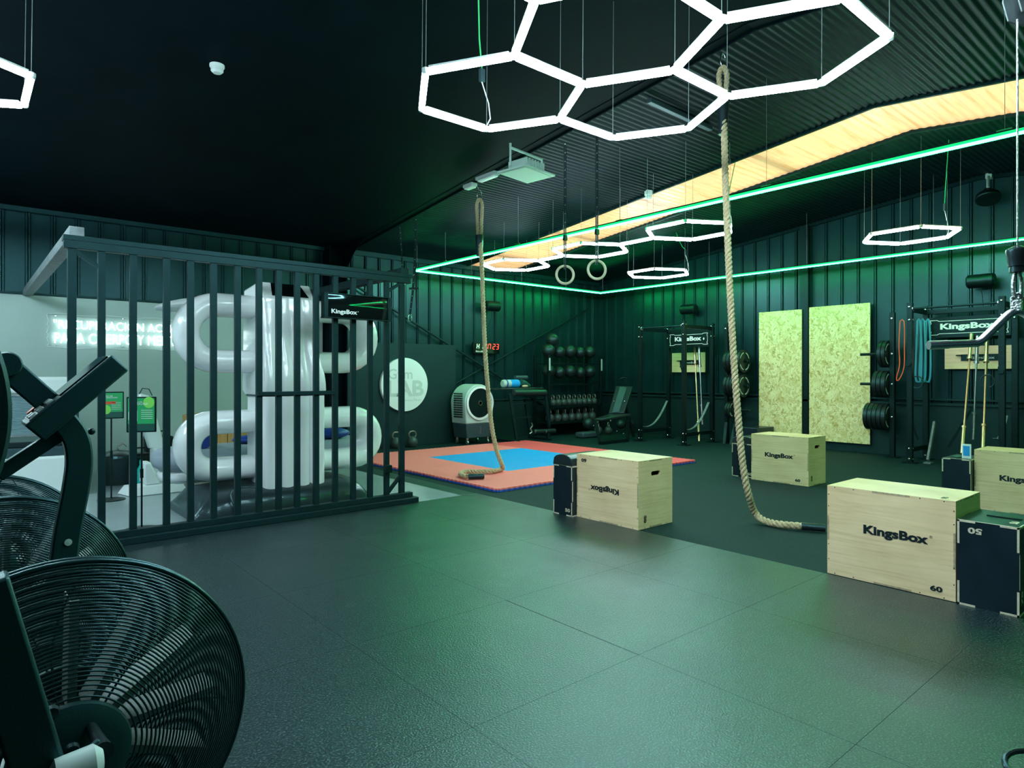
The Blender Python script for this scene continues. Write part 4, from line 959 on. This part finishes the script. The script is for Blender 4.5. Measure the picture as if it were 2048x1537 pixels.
# ---------------- storage rack with balls and kettlebells
t=thing('storage_rack','tall black shelving rack in the far corner holding balls and kettlebells','rack',(10.6,10.55,0))
xs0,xs1,yf,ybk=9.78,11.46,10.28,10.72
for x in (xs0,xs1):
    for y in (yf,ybk):
        p=MB(); p.box(x-.03,x+.03,y-.03,y+.03,0,1.78); p.build('upright','rack',t,bev=.003,world=True)
    p=MB(); p.box(x-.02,x+.02,yf-.034,yf-.03,1.45,1.72); p.build('perforated_plate','inkg',t,world=True)
SHZ=[1.60,1.14,.66,.30]
for z in SHZ:
    p=MB()
    if z>1: p.bar((xs0,yf,z),(xs1,yf,z),.03,.03); p.bar((xs0,ybk,z),(xs1,ybk,z),.03,.03)
    else: p.box(xs0,xs1,yf-.02,ybk,z-.02,z); p.box(xs0,xs1,yf-.03,yf-.02,z-.03,z+.03)
    p.build('shelf','rack',t,bev=.002,world=True)
def ball(lab,c,r,grp,m='rubball'):
    p=MB(); p.sph((0,0,0),r,24,14); o=p.build('medicine_ball',m,smooth=80); 
    o.location=c; return tag(o,lab,'medicine ball',grp)
bp=None
for row,(z,nm) in enumerate(((1.60,'top'),(1.14,'second'))):
    for k in range(5):
        x=9.98+.335*k; lab=f'black medicine ball, {["leftmost","second from left","middle","fourth from left","rightmost"][k]} on the {nm} shelf of the corner rack'
        if bp is None: bp=ball(lab,(x,10.5,z+.145),.150,'medicine balls on the corner rack')
        else: o=bp.copy(); C.objects.link(o); o.location=(x,10.5,z+.145); o['label']=lab; o.scale=((1,1,1) if k%2==0 else (.92,.92,.92)); o.location.z=z+.145*(1 if k%2==0 else .93)
o=bp.copy(); C.objects.link(o); o.location=(10.12,10.52,1.60+.145+.245); o['label']='extra black medicine ball stacked on the top shelf balls of the corner rack'
for k in range(10):
    lab=f'kettlebell, {ORD[k]} from left in the upper kettlebell row of the corner rack'
    dup(k0,(9.87+.168*k,10.42,.661),lab,rz=math.radians(75),group='kettlebells on the corner rack',sc=.80)
for k in range(7):
    lab=f'kettlebell, {ORD[k]} from left in the lower kettlebell row of the corner rack'
    dup(k0,(9.95+.225*k,10.42,.301),lab,rz=math.radians(62),group='kettlebells on the corner rack',sc=1.0)
fl=[(10.75,10.02,'b',.13),(11.0,9.95,'k',1.),(11.3,9.9,'k',.9),(11.55,9.75,'b',.11),(11.72,9.62,'b',.11)]
for n_,(x,y,kk,s_) in enumerate(fl):
    if kk=='b':
        lab=['green-lit black ball on the floor left of the bench','','','left small ball on the floor behind the incline bench','right small ball on the floor behind the incline bench'][n_]
        o=bp.copy(); C.objects.link(o); o.location=(x,y,s_+.002); o.scale=(s_/.15,)*3; o['label']=lab; o['group']='loose balls on the floor'
    else: dup(k0,(x,y,0),['','kettlebell on the floor just right of the loose ball','kettlebell on the floor closest to the incline bench',''][n_],rz=.5,group='loose kettlebells on the floor',sc=s_)
p=MB(); p.box(10.1,10.62,9.55,9.8,0.001,.12); tag(p.build('step_block','dkgrey',bev=.03),'low dark foam block on the floor in front of the corner rack','block')
# ================================================================ RIGHT WALL
for y0,y1,z0,z1,lab in ((5.745,6.593,.13,2.577,'left chipboard sheet leaning flat on the dark wall, behind the lone wooden box'),(4.55,5.604,.152,2.60,'right, wider chipboard sheet fixed on the dark wall beside the weight plates')):
    p=MB(); p.box(11.965,11.99,y0,y1,z0,z1); tag(p.build('chipboard_sheet','osb'),lab,'board',  'chipboard sheets on the right wall')
def wplate(y0,y1,z0,z1,lab,n_):
    t=thing('plywood_plate',lab,'plywood board',(11.97,(y0+y1)/2,(z0+z1)/2))
    p=MB(); p.box(11.95,11.975,y0,y1,z0,z1); p.build('board','ply',t,bev=.002,world=True)
    zc=(z0+z1)/2; ym=(y0+y1)/2-.06; w=(y1-y0)*.62; h=.10
    p=MB(); p.box(11.935,11.95,ym-w/2,ym+w/2,zc-h/2,zc+h/2); p.box(11.90,11.95,ym+w/2-.01,ym+w/2+.06,zc+h/2-.02,zc+h/2-.005); p.build('holder','rack',t,world=True)
    text(t,'logo','KingsBox','inkg',(11.934,ym,zc-.01),(0,-1,0),(0,0,1),width=w*.62,height=.055,bold=.02)
wplate(7.80,8.63,1.41,1.83,'small plywood board with a black bar holder seen through the left squat rack',0)
wplate(2.56,3.43,1.445,1.80,'small plywood board with a black bar holder seen through the right squat rack',1)
# ---------------------------------------------------------------- squat racks
def rack(name,lab,x0,x1,y0,y1,h,sign):
    t=thing(name,lab,'squat rack',((x0+x1)/2,(y0+y1)/2,0)); w=.0375
    for x in (x0,x1):
        for y in (y0,y1):
            p=MB(); p.box(x-w,x+w,y-w,y+w,.008,h); u=p.build('upright','rack',t,bev=.003,world=True)
            p=MB()
            for k in range(26): p.cyl((x-w-.0006,y,.35+.075*k),(x-w+.001,y,.35+.075*k),.010,8)
            p.build('adjustment_holes','ink',u,world=True,kind='stuff')
            p=MB()
            for z in (.06,.22,h-.26,h-.06): p.lathe((x-w,y,z),[(.016,0),(.016,-.008),(.008,-.014),(0,-.014)],8,ax=(1,0,0)); p.lathe((x,y-w,z),[(.013,0),(.013,-.008),(0,-.012)],8,ax=(0,1,0))
            p.build('bolts','bolt',u,world=True,kind='stuff')
            p=MB(); p.box(x-.09,x+.09,y-.09,y+.09,0,.008); p.build('foot_plate','rack',t,world=True)
    for y in (y0,y1):
        for z in (h-.10,.20): p=MB(); p.box(x0+w,x1-w,y-.025,y+.025,z-.035,z+.035); p.build('side_beam','rack',t,bev=.003,world=True)
    p=MB(); p.box(x1-.03,x1+.03,y0+w,y1-w,h-.14,h-.07); p.build('rear_beam','rack',t,bev=.003,world=True)
    p=MB(); p.tube([(x0-.0,y0+w,h-.09),(x0-.0,y1-w,h-.09)],.016,12); p.build('pull_up_bar','steel',t,world=True)
    for y in (y0,y1): 
        p=MB(); p.lathe((x0,y+(w if y==y0 else -w),h-.09),[(.04,0),(.04,.012 if y==y0 else -.012),(.018,.02 if y==y0 else -.02)],12,ax=(0,1,0)); p.build('bar_flange','bolt',t,world=True)
    zc=sign; ys0,ys1=y0+.04,y1-.04; xs=x1-.05
    p=MB(); p.box(xs,xs+.008,ys0,ys1,zc-.16,zc+.16); s_=p.build('name_panel','rack',t,world=True)
    p=MB(); X=xs-.001; hh=.115; L=ys1-ys0-.06; yc=(ys0+ys1)/2
    pts=[(-L/2,-hh),(-L/2+.02,-hh*.6),(-L/2+.005,-hh*.45),(-L/2+.005,hh*.45),(-L/2+.02,hh*.6),(-L/2,hh),(-L/2+.1,hh),(-L/2+.13,hh*.85),(L/2-.13,hh*.85),(L/2-.1,hh),(L/2,hh),(L/2-.02,hh*.6),(L/2-.005,hh*.45),(L/2-.005,-hh*.45),(L/2-.02,-hh*.6),(L/2,-hh),(L/2-.1,-hh),(L/2-.13,-hh*.85),(-L/2+.13,-hh*.85),(-L/2+.1,-hh)]
    for a_,b_ in zip(pts,pts[1:]+pts[:1]): p.bar((X,yc+a_[0],zc+a_[1]),(X,yc+b_[0],zc+b_[1]),.008,.002,up=(1,0,0))
    p.build('outline','inkw',s_,world=True)
    text(s_,'logo','KingsBox','inkw',(X-.001,yc+.01,zc),(0,-1,0),(0,0,1),width=L*.70,height=.12,bold=.04)
    p=MB(); p.add([(X-.001,yc-L*.40,zc+.03),(X-.001,yc-L*.40-.02,zc),(X-.001,yc-L*.40,zc-.03),(X-.001,yc-L*.40+.02,zc)],[(0,1,2,3)]); p.build('diamond_mark','inkw',s_,world=True)
    # flip-down safety straps
    for y in (y0,y1):
        pass
    return t
def jhook(x,y,z,t):
    p=MB(); p.box(x-.09,x-.038,y-.03,y+.03,z-.01,z+.0); p.box(x-.05,x-.038,y-.04,y+.04,z-.05,z+.09); p.box(x-.095,x-.085,y-.03,y+.03,z-.01,z+.04); p.build('bar_hook','steel',t,world=True)
def sstrap(x0,x1,y,z0,z1,t,sag=.10):
    p=MB(); P=[]
    for k in range(11):
        u=k/10; P.append(V((x0+(x1-x0)*u,y,z0+(z1-z0)*u*u-sag*math.sin(math.pi*u)*(.6))))
    for a,bb in zip(P,P[1:]): p.bar(a,bb,.05,.008,up=(0,0,1))
    p.build('safety_strap','beam',t,world=True)
rA=rack('squat_rack','smaller black squat rack at the back, between incline bench and the left chipboard sheet',10.62,11.58,7.39,8.45,2.39,2.09)
sstrap(10.66,11.5,8.43,.30,.80,rA); sstrap(10.66,11.5,7.42,.30,.80,rA); jhook(10.62,7.39,1.50,rA)
rB=rack('squat_rack','black squat rack at the right with coloured bands, orange one on its left',11.15,11.85,2.50,3.66,2.46,2.10)
jhook(11.15,3.66,1.50,rB); jhook(11.15,2.50,1.38,rB); sstrap(11.2,11.8,2.60,.45,.75,rB)
p=MB(); p.bar((11.25,3.45,.05),(11.55,3.45,.62),.06,.03,up=(0,1,0)); p.box(11.20,11.34,3.40,3.50,.0,.02); p.build('lever_arm','beam',rB,world=True)
p=MB(); p.bar((11.5,3.25,.25),(11.62,2.98,.85),.05,.03); p.build('dip_handle','steel',rB,world=True)
p=MB(); p.bar((11.3,3.6,.35),(11.25,3.75,.85),.04,.03); p.build('dip_handle','steel',rB,world=True)
# plate storage posts and plates
def post(lab,x,y,h,pegs,dirn,grp):
    t=thing('plate_post',lab,'plate rack',(x,y,0)); p=MB(); p.box(x-.0375,x+.0375,y-.0375,y+.0375,.008,h); p.build('upright','rack',t,bev=.003,world=True)
    p=MB(); p.box(x-.1,x+.1,y-.1,y+.1,0,.008); p.build('foot_plate','rack',t,world=True)
    for k,(z,L,xo) in enumerate(pegs):
        p=MB(); p.cyl((x+xo,y+dirn*.035,z),(x+xo,y+dirn*L,z),.024,14); p.build('peg','rack',t,world=True)
    p=MB(); 
    for z in [q[0] for q in pegs]+[h-.1]: p.lathe((x-.0375,y,z),[(.017,0),(.017,-.01),(0,-.014)],8,ax=(1,0,0))
    p.build('bolts','bolt',t,world=True,kind='stuff'); return t
pm={}
def plate(lab,c,r,w,grp,dirn,cols='inkg'):
    k=(round(r,3),round(w,3),dirn)
    if k in pm: o=pm[k]; return dup(o,c,lab,group=grp)
    t=thing('weight_plate',lab,'weight plate',c,0,grp)
    p=MB(); p.lathe((0,0,0),[(r*.12,-w/2),(r*.62,-w/2),(r*.66,-w/2+.006),(r*.86,-w/2+.006),(r*.9,-w/2),(r,-w/2+.004),(r,w/2-.004),(r*.9,w/2),(r*.86,w/2-.006),(r*.66,w/2-.006),(r*.62,w/2),(r*.12,w/2)],36,ax=(0,1,0)); p.build('rubber_disc','plate',t,smooth=40)
    p=MB(); p.lathe((0,0,0),[(.026,-w/2-.001),(r*.25,-w/2-.001),(r*.25,w/2+.001),(.026,w/2+.001),(.026,-w/2-.001)],24,ax=(0,1,0)); p.build('steel_hub','bolt' if r<.2 else 'steel',t)
    p=MB()
    for a0,a1 in ((20,75),(100,160),(200,255),(280,340)):
        q=[]; n=8
        ri,ro=r*.70,r*.80
        for j in range(n+1): an=math.radians(a0+(a1-a0)*j/n); q.append((ro*math.cos(an),ro*math.sin(an)))
        for j in range(n,-1,-1): an=math.radians(a0+(a1-a0)*j/n); q.append((ri*math.cos(an),ri*math.sin(an)))
        yv=(-w/2+.004) if dirn<0 else (w/2-.004)
        for j in range(n):
            a_,b_,c_,d_=q[j],q[j+1],q[2*n-j],q[2*n+1-j]
            yy=(-w/2+.0045); m0=len(p.v); p.add([(a_[0],yy,a_[1]),(b_[0],yy,b_[1]),(c_[0],yy,c_[1]),(d_[0],yy,d_[1])],[(0,1,2,3)])
    p.build('raised_lettering_ring','inkg',t,kind='stuff')
    pm[k]=t; return t
xA,yA=11.72,7.15
post('black plate storage post between the smaller squat rack and the left chipboard sheet',xA,yA,2.38,[(1.62,.46,0),(1.14,.46,0),(.66,.50,0)],-1,'')
for z,n_,r,w,nm in ((1.62,5,.225,.068,'top'),(1.14,5,.225,.066,'middle'),(.66,2,.17,.05,'lowest')):
    for k in range(n_): plate(f'black weight plate, {ORD[k]} from the post on the {nm} peg left of the left chipboard',(xA,yA-.075-k*(w+.004),z-.002),r,w,'plates on the left storage post',-1)
xB,yB=11.70,4.10
post('black plate storage post between the right chipboard sheet and the right squat rack',xB,yB,2.38,[(1.70,.50,0),(1.20,.50,0),(.66,.44,0)],1,'')
p=MB(); p.box(11.15+.04,xB-.04,3.98,4.03,2.22,2.28)
for z,n_,r,w,nm in ((1.70,2,.225,.06,'top'),(1.20,3,.225,.066,'middle'),(.66,5,.225,.066,'lowest')):
    for k in range(n_): plate(f'black weight plate, {ORD[k]} from the post on the {nm} peg right of the wide chipboard',(xB,yB+.075+k*(w+.004),z-.002),r,w,'plates on the right storage post',1)
# leaning black boards beside rack A
for k,(a_,b_) in enumerate((((1448,888),(1462,800)),((1456,889),(1468,800)))):
    A=fz(a_[0],a_[1],0.0); B=pX(b_[0],b_[1],11.95); p=MB(); n_=V((.02,0,.01)); A=A+V((0,.03-.06*k,0)); B=B+V((0,.10-.2*k,0)); p.prism([A,A+V((0,-.06,0)),B+V((0,-.06,0)),B],n_); tag(p.build('ramp_board','navy'),['left narrow black board leaning against the wall behind the long rope','right narrow black board leaning against the wall behind the long rope'][k],'board')
p=MB(); p.box(11.3,11.9,6.25,6.75,0.001,.36); t=p.build('low_bench','navy',bev=.01); tag(t,'low black box bench against the wall left of the lone wooden box','bench')
# barbells standing on end
def barbell(lab,top,bot,X0,X1,m,grp):
    A=pX(*top,X1); B=pX(*bot,X0); B.z=max(B.z,.0) 
    L=(A-B).length; d=(A-B).normalized(); t=thing('barbell',lab,'barbell',B,0,grp)
    def P_(s): return B+d*s
    p=MB(); p.cyl(P_(.40),P_(L-.40),.014,10); p.build('shaft',m,t,world=True)
    for s0,s1 in ((0.004,.39),(L-.39,L)):
        p=MB(); p.cyl(P_(s0),P_(s1),.025,12); p.cyl(P_(s1 if s0<.1 else s0-.03),P_(s1+.03 if s0<.1 else s0),.036,12); p.build('sleeve',m,t,world=True)
GB='barbells standing on end in the squat racks'
barbell('brass-coloured barbell standing in the smaller squat rack',(1389,693),(1398,884),11.05,11.75,'brass',GB)
barbell('chrome-topped black barbell standing in the smaller squat rack, right of the brass one',(1398,694),(1405,850),11.72,11.75,'chrome',GB)
barbell('brass-coloured barbell, left one in the right squat rack behind the pulldown bar',(1943,668),(1924,908),11.0,11.72,'brass',GB)
barbell('silver barbell between the two brass ones in the right squat rack',(1955,672),(1947,880),11.74,11.74,'chrome',GB)
barbell('brass-coloured barbell, right one in the right squat rack',(1974,674),(1966,905),11.0,11.72,'brass',GB)
# bands
def band(lab,x,pts,w,m,grp=None):
    P=[pX(a_,b_,x) for a_,b_ in pts]; p=MB(); Pc=crom(P+[P[0]],.03)[:-1]
    p.tube(Pc,w/2,6,closed=True,a=.006,ref=(0,1,0)); tag(p.build('resistance_band',m),lab,'band',grp)
band('thin orange resistance band hanging on the left of the right squat rack',11.6,[(1800,643),(1808,643),(1809,700),(1808,735),(1801,755),(1795,762),(1793,756),(1799,730),(1798,690)],.016,'orange')
for k,x in enumerate((1838,1846,1856)):
    band(['left teal resistance band hanging inside the right squat rack','middle teal resistance band hanging inside the right squat rack','right teal resistance band hanging inside the right squat rack'][k],11.6+.03*k,[(x-3,642),(x+2,642),(x+5,700),(x+4,757),(x-2,764),(x-7,755),(x-5,700)],.03,'teal','teal resistance bands')
for q,lab in (((1834,765),'black handle ring hanging low behind the left front upright of the right squat rack'),((1975,763),'black handle ring hanging low behind the right front upright of the right squat rack')):
    c=pX(*q,11.45); p=MB(); p.tube([c+V((0,.085*math.cos(a_),.095*math.sin(a_))) for a_ in [2*math.pi*k/24 for k in range(24)]],.009,8,closed=True); o=p.build('exercise_ring','rubball'); tag(o,lab,'ring')
    p=MB(); p.cyl(c+V((0,0,.095)),c+V((0,0,.75)),.004,6); p.build('cord','vinyl',o,world=True)
# ---------------------------------------------------------------- benches
t=thing('preacher_bench','black exercise bench frame with padded roll, right of the air cooler','bench',(9.4,9.9,0)); Y0=9.78
def w2(px,py,y=Y0): return pY(px,py,y)
p=MB(); p.tube([w2(1027,786),w2(1091,786)],.068,16); p.build('top_roll','vinyl',t,bev=.01,world=True)
p=MB(); A=w2(1006,777); B=w2(1090,777); p.box(A.x,B.x,Y0+.05,Y0+.5,A.z-.035,A.z); p.build('table_pad','vinyl',t,bev=.012,world=True)
for a_,b_,o_ in (((1019,788),(1033,879),0),((1091,790),(1098,852),0),((1050,798),(1061,872),.3)):
    A=w2(*a_,Y0+o_); B=w2(*b_,Y0+o_); B.z=max(B.z,.02); p=MB(); p.bar(A,B,.055,.05,up=(0,1,0)); p.build('leg','steel',t,bev=.003,world=True)
A=w2(1033,879); p=MB(); p.bar((A.x,Y0-.1,.022),(A.x,Y0+.6,.022),.05,.04); p.build('foot','steel',t,world=True)
A=w2(1096,879); p=MB(); p.bar((A.x,Y0-.1,.022),(A.x,Y0+.6,.022),.05,.04); p.bar((A.x,Y0+.0,.04),(A.x,Y0,.2),.05,.05); p.build('foot','steel',t,world=True)
for z in ((1020,808),(1031,836)):
    A=w2(*z); p=MB(); p.bar(A,A+V((.42,0,.0)),.02,.02); p.build('cross_bar','steel',t,world=True)
p=MB(); p.tube([w2(1068,864),w2(1109,862)],.048,14); p.build('lower_roll','vinyl',t,world=True)
for q in (1068,1090): p=MB(); p.tube([w2(q-1,864),w2(q+1,864)],.052,14); p.build('collar','bolt',t,world=True)
p=MB(); P=[w2(1063,846),w2(1065,852),w2(1061,858),w2(1064,864),w2(1059,868)]; p.tube(crom(P,.03),.012,6); p.build('chain','chain',t,world=True)
zt=w2(1006,777).z
A=w2(1006,770,Y0+.25); B=w2(1036,770,Y0+.25)
t=thing('blue_punch_bag','blue and white striped rolled bag lying on top of the bench','bag',(A+B)/2)
ctr=zt+.085
A.z=B.z=ctr
p=MB(); p.tube([A.lerp(B,.42),B],.082,18); p.build('blue_end','blue',t,bev=.015,world=True)
p=MB(); p.tube([A.lerp(B,-.05),A,A.lerp(B,.42)],[.06,.08,.082],18); p.build('striped_end','fanw',t,world=True)
p=MB(); p.tube([A.lerp(B,.12),A.lerp(B,.2)],.085,18); p.build('stripe','bluecl',t,world=True)
p=MB(); A2=w2(1041,765,Y0+.25); B2=w2(1058,772,Y0+.3); p.tube([A2,A2.lerp(B2,.5)+V((0,0,.02)),B2],[.065,.05,.04],12); 
for q in p.v: pass
tag(p.build('boxing_glove','posterd'),'dark green glove lying beside the blue rolled bag on the bench','glove')
p=MB(); p.sph(w2(1050,773,Y0+.15),.05,14,8,(1.5,1,.6)); tag(p.build('tan_glove','rope'),'small tan glove at the right end of the bench top','glove')
p=MB(); A3=w2(1030,758,Y0+.3); A3.z=zt+.205; p.tube([A3,A3+V((.32,0,.0))],.045,12); tag(p.build('foam_roller','dkgrey'),'dark roller lying on the blue rolled bag','roller')
# incline bench
t=thing('incline_bench','black incline bench with upright back pad left of the smaller squat rack','bench',(10.9,8.9,0)); d0=13.35
def w3(px,py,d=d0): return pD(px,py,d)
def slabp(pts,th,m,nm,bev=.012,par=t):
    P=[w3(*q) for q in pts]; n=(P[1]-P[0]).cross(P[3]-P[0]).normalized(); 
    if n.y<0 : n=-n
    p=MB(); p.prism(P,n*th); p.build(nm,m,par,bev=bev,world=True)
slabp([(1232,772,13.9),(1266,773,13.8),(1248,826,13.3),(1217,827,13.4)],.07,'vinyl','back_pad')
slabp([(1240,774,13.87),(1254,775,13.83),(1238,825,13.33),(1224,826,13.37)],-.012,'dkgrey','pad_centre',.004)
slabp([(1186,838,13.0),(1205,838,12.9),(1262,828,13.3),(1226,826,13.5)],.05,'vinyl','seat_pad')
p=MB(); p.tube(crom([w3(1240,768,13.9),w3(1241,758,13.9),w3(1252,757,13.9),w3(1253,768,13.9)],.02),.012,8); p.build('top_handle','rack',t,world=True)
for a_,b_ in (((1190,840,12.9),(1200,872,12.6)),((1256,830,13.3),(1255,872,13.2))):
    A=w3(*a_); B=w3(*b_); B.z=.03; p=MB(); p.bar(A,B,.05,.05,up=(0,1,0)); p.build('leg','rack',t,world=True)
A=w3(1200,872,12.6); B=w3(1255,872,13.2); A.z=B.z=.03; p=MB(); p.bar(A,B,.06,.05); p.build('base_beam','rack',t,world=True)
A=w3(1248,800,13.7); B=w3(1268,868,13.6); B.z=.05; p=MB(); p.bar(A,B,.05,.05,up=(0,1,0)); p.build('support','rack',t,world=True)
for q in ((1228,803),(1249,803),(1221,842),(1187,852),(1234,863),(1247,868)):
    p=MB(); p.sph(w3(*q,13.0 if q[1]>830 else 13.35),.014,8,6); p.build('bolt','bolt',t,world=True)
# ================================================================ AIR BIKES
def bike(lab,x,y,variant,src=None):
    t=thing('air_bike',lab,'exercise bike',(x,y,0),0,'air bikes with big caged fans'); R=.39; Z=.54
    if src:
        for ch in [o for o in bpy.data.objects if o.parent==src and o.get('shared')]:
            c_=ch.copy(); C.objects.link(c_); c_.parent=t
    else:
        def dome(rr,sg): return sg*(.014+.106*(1-(rr/R)**2.4))
        def guard(n,sg,nm):
            p=MB()
            for k in range(n):
                rr=.115+(R-.004-.115)*((k+.5)/n)**.82; yy=dome(rr,sg); P=[(rr*math.cos(a_),yy,Z+rr*math.sin(a_)) for a_ in [2*math.pi*j/64 for j in range(64)]]
                p.tube(P,.0024,5,closed=True)
            for j in range(8):
                a0=2*math.pi*j/8+.2; P=[]
                for k in range(9):
                    rr=.10+(R-.10)*k/8; a_=a0+.35*(k/8)**2*sg; P.append((rr*math.cos(a_),dome(rr,sg)-.003*sg,Z+rr*math.sin(a_)))
                p.tube(P,.0026,5)
            o=p.build(nm,'wire',t,smooth=80); o['shared']=1
        guard(36,-1,'front_guard'); guard(36,1,'rear_guard')
        p=MB()
        for yy in (-.013,.013): p.tube([(R*math.cos(a_),yy,Z+R*math.sin(a_)) for a_ in [2*math.pi*j/72 for j in range(72)]],.006,8,closed=True)
        p.build('guard_rim','wire',t,smooth=80)['shared']=1
        p=MB(); p.lathe((0,-.125,Z),[(0,-.012),(.085,-.012),(.112,.0),(.115,.012)],40,ax=(0,1,0)); p.build('hub_cover','bike',t)['shared']=1
        p=MB(); p.lathe((0,.10,Z),[(.115,.0),(.112,.02),(0,.03)],32,ax=(0,1,0)); p.build('rear_hub','bike',t)['shared']=1
        p=MB(); p.lathe((0,-.08,Z),[(.06,0),(.06,.16)],20,ax=(0,1,0)); p.build('axle_drum','rack',t)['shared']=1
        for k in range(13):
            a_=2*math.pi*k/13+.10; u=V((math.cos(a_),0,math.sin(a_))); w=V((-math.sin(a_),0,math.cos(a_)))
            p=MB(); A=V((0,0,Z))+u*.07; B=V((0,0,Z))+u*.312
            p.bar(A,B,.098,.003,up=w); p.bar(A+V((0,-.046,0))+w*-.008,B+V((0,-.046,0))+w*-.008,.004,.018,up=w); p.build('fan_blade','blade',t,bev=0)['shared']=1
        for sx in (-.95,.34):
            p=MB(); p.box(sx-.04,sx+.04,-.32,.32,.02,.08); p.build('floor_foot','bike',t,bev=.01)['shared']=1
        p=MB(); p.box(-.95,.34,-.03,.03,.045,.11); p.build('base_beam','bike',t,bev=.008)['shared']=1
        p=MB(); p.bar((-.72,0,.10),(-.80,0,.82),.06,.06,up=(0,1,0)); p.build('seat_post','bike',t,bev=.008)['shared']=1
        p=MB(); p.sph((-.83,0,.88),1,20,10,(.15,.12,.045)); p.build('saddle','vinyl',t,smooth=70)['shared']=1
        for sg in (-1,1):
            p=MB(); p.bar((0,sg*.15,Z),(.05,sg*.15,.10),.07,.012,up=(0,1,0)); p.build('fan_stay','bike',t)['shared']=1
    if variant==2:
        mast=[(.10,.10),(.105,.3),(.125,.5),(.150,.71),(.165,.84),(.187,.973),(.196,1.07),(.183,1.15),(.14,1.22)]; y_=-.22
    else:
        mast=[(-.20,1.46),(-.16,1.38),(-.147,1.28),(-.165,1.18),(-.21,1.09),(-.22,.98),(-.2,.7),(-.16,.3),(-.16,.1)]; y_=-.30
    P=crom([(a_,y_,b_) for a_,b_ in mast],.02)
    b=MB(); rows=[]
    for i,q in enumerate(P):
        tt=(P[min(i+1,len(P)-1)]-P[max(i-1,0)]).normalized(); n=V((tt.z,0,-tt.x)); r=[]
        for ux,uy in ((-.038,-.022),(-.032,-.028),(.032,-.028),(.038,-.022),(.038,.022),(.032,.028),(-.032,.028),(-.038,.022)): r.append(q+n*ux+V((0,uy,0)))
        rows.append(r)
    b.grid(rows,closed=True); b.f.append(tuple(range(8))); m=len(b.v); b.f.append(tuple(range(m-8,m))); b.build('mast','bike',t)
    if variant==2:
        p=MB(); p.lathe((.163,y_-.029,.80),[(.011,0),(.011,-.003),(0,-.004)],16,ax=(0,1,0)); p.build('bolt_cap','lamp',t)
        A=V((.060,y_-.03,1.178)); B=V((.292,y_-.03,1.402)); d=(B-A).normalized(); n=V((-d.z,0,d.x))
        p=MB(); p.bar(A-n*.008,B-n*.008,.20,.072,up=n); cn=p.build('console','bike',t,bev=.007)
        p=MB(); p.bar(A.lerp(B,.06)+n*.029,A.lerp(B,.34)+n*.029,.19,.004,up=n); p.build('button_tray','dkgrey',cn)
        for k,(mm,s_) in enumerate((('redp',.10),('limeg',.24))):
            p=MB(); p.bar(A.lerp(B,s_)+n*.034+V((0,.06,0)),A.lerp(B,s_+.10)+n*.034+V((0,.06,0)),.05,.012,up=n); p.build('button','redp' if k==0 else 'limeg',cn,bev=.003)
        for s_ in (.07,.16,.26):
            for yy in (-.06,0.0): p=MB(); p.bar(A.lerp(B,s_)+n*.033+V((0,yy,0)),A.lerp(B,s_+.07)+n*.033+V((0,yy,0)),.035,.008,up=n); p.build('button','fanw',cn,bev=.003)
        p=MB(); p.bar(A.lerp(B,.40)+n*.030,A.lerp(B,.96)+n*.030,.18,.006,up=n); p.build('display','glassblk',cn)
        A=V((.155,y_+.01,1.215)); B=V((.0,y_+.01,1.383)); p=MB(); p.bar(A,B,.05,.074,up=(.7,0,.7)); p.build('upper_arm','bike',t,bev=.006)
        p=MB(); p.lathe((.002,y_-.02,1.387),[(0,-.035),(.036,-.035),(.040,-.028),(.040,.03)],28,ax=(0,1,0)); p.build('grip_end','bike',t)
        p=MB(); p.bar((.17,y_+.02,1.175),(-.02,y_+.02,1.035),.04,.045,up=(.6,0,-.8)); p.bar((-.02,y_+.02,1.035),(-.45,y_+.02,.70),.04,.045,up=(.6,0,-.8)); p.build('lower_arm','bike',t,bev=.004)
        p=MB(); p.sph((.235,y_+.02,1.16),.012,8,6); p.cyl((.19,y_+.02,1.15),(.24,y_+.02,1.16),.006,8); p.build('adjusting_knob','rack',t)
    else:
        p=MB(); p.bar((-.152,-.28,.985),(-.058,-.28,.575),.06,.080,up=(1,0,.2)); p.bar((-.058,-.28,.575),(.03,-.28,.20),.06,.080,up=(1,0,.2)); p.build('fan_fork','bike',t,bev=.006)
        p=MB(); p.lathe((-.150,-.312,.955),[(.012,0),(.012,-.004),(0,-.006)],14,ax=(0,1,0)); p.build('bolt_cap','beam',t)
        for q in ((-.045,.70),(-.012,.615)): p=MB(); p.lathe((q[0],-.24,q[1]),[(0,-.014),(.012,-.012),(.014,0)],12,ax=(0,1,0)); p.build('guard_bolt','rack',t)
        p=MB(); p.tube([(.034,-.13,.60),(.034,-.24,.612),(.034,-.285,.612)],[.010,.014,.020],14); p.build('foot_peg_knob','vinyl',t)
        p=MB(); p.bar((-.035,-.285,.595),(.032,-.27,.628),.012,.016); p.build('peg_bracket','bike',t,bev=.003)
        p=MB(); p.tube([(-.055,-.33,.615),(-.045,-.33,.618),(.015,-.33,.622),(.028,-.33,.622)],[.015,.03,.032,.018],16); p.build('foot_peg','fanw',t)
    return t
b1=bike('nearest air bike, its big wire-guarded fan filling the lower left corner',.18,1.78,1)
bike('second air bike, with console and curved mast in front of the fence',.11,2.84,2,b1)
bike('farthest air bike at the left edge, only its wire fan guard showing',.075,3.50,1,b1)
for o in bpy.data.objects:
    if 'shared' in o: del o['shared']
# spare floor dots: small red chalk fleck and dust are left to the floor material
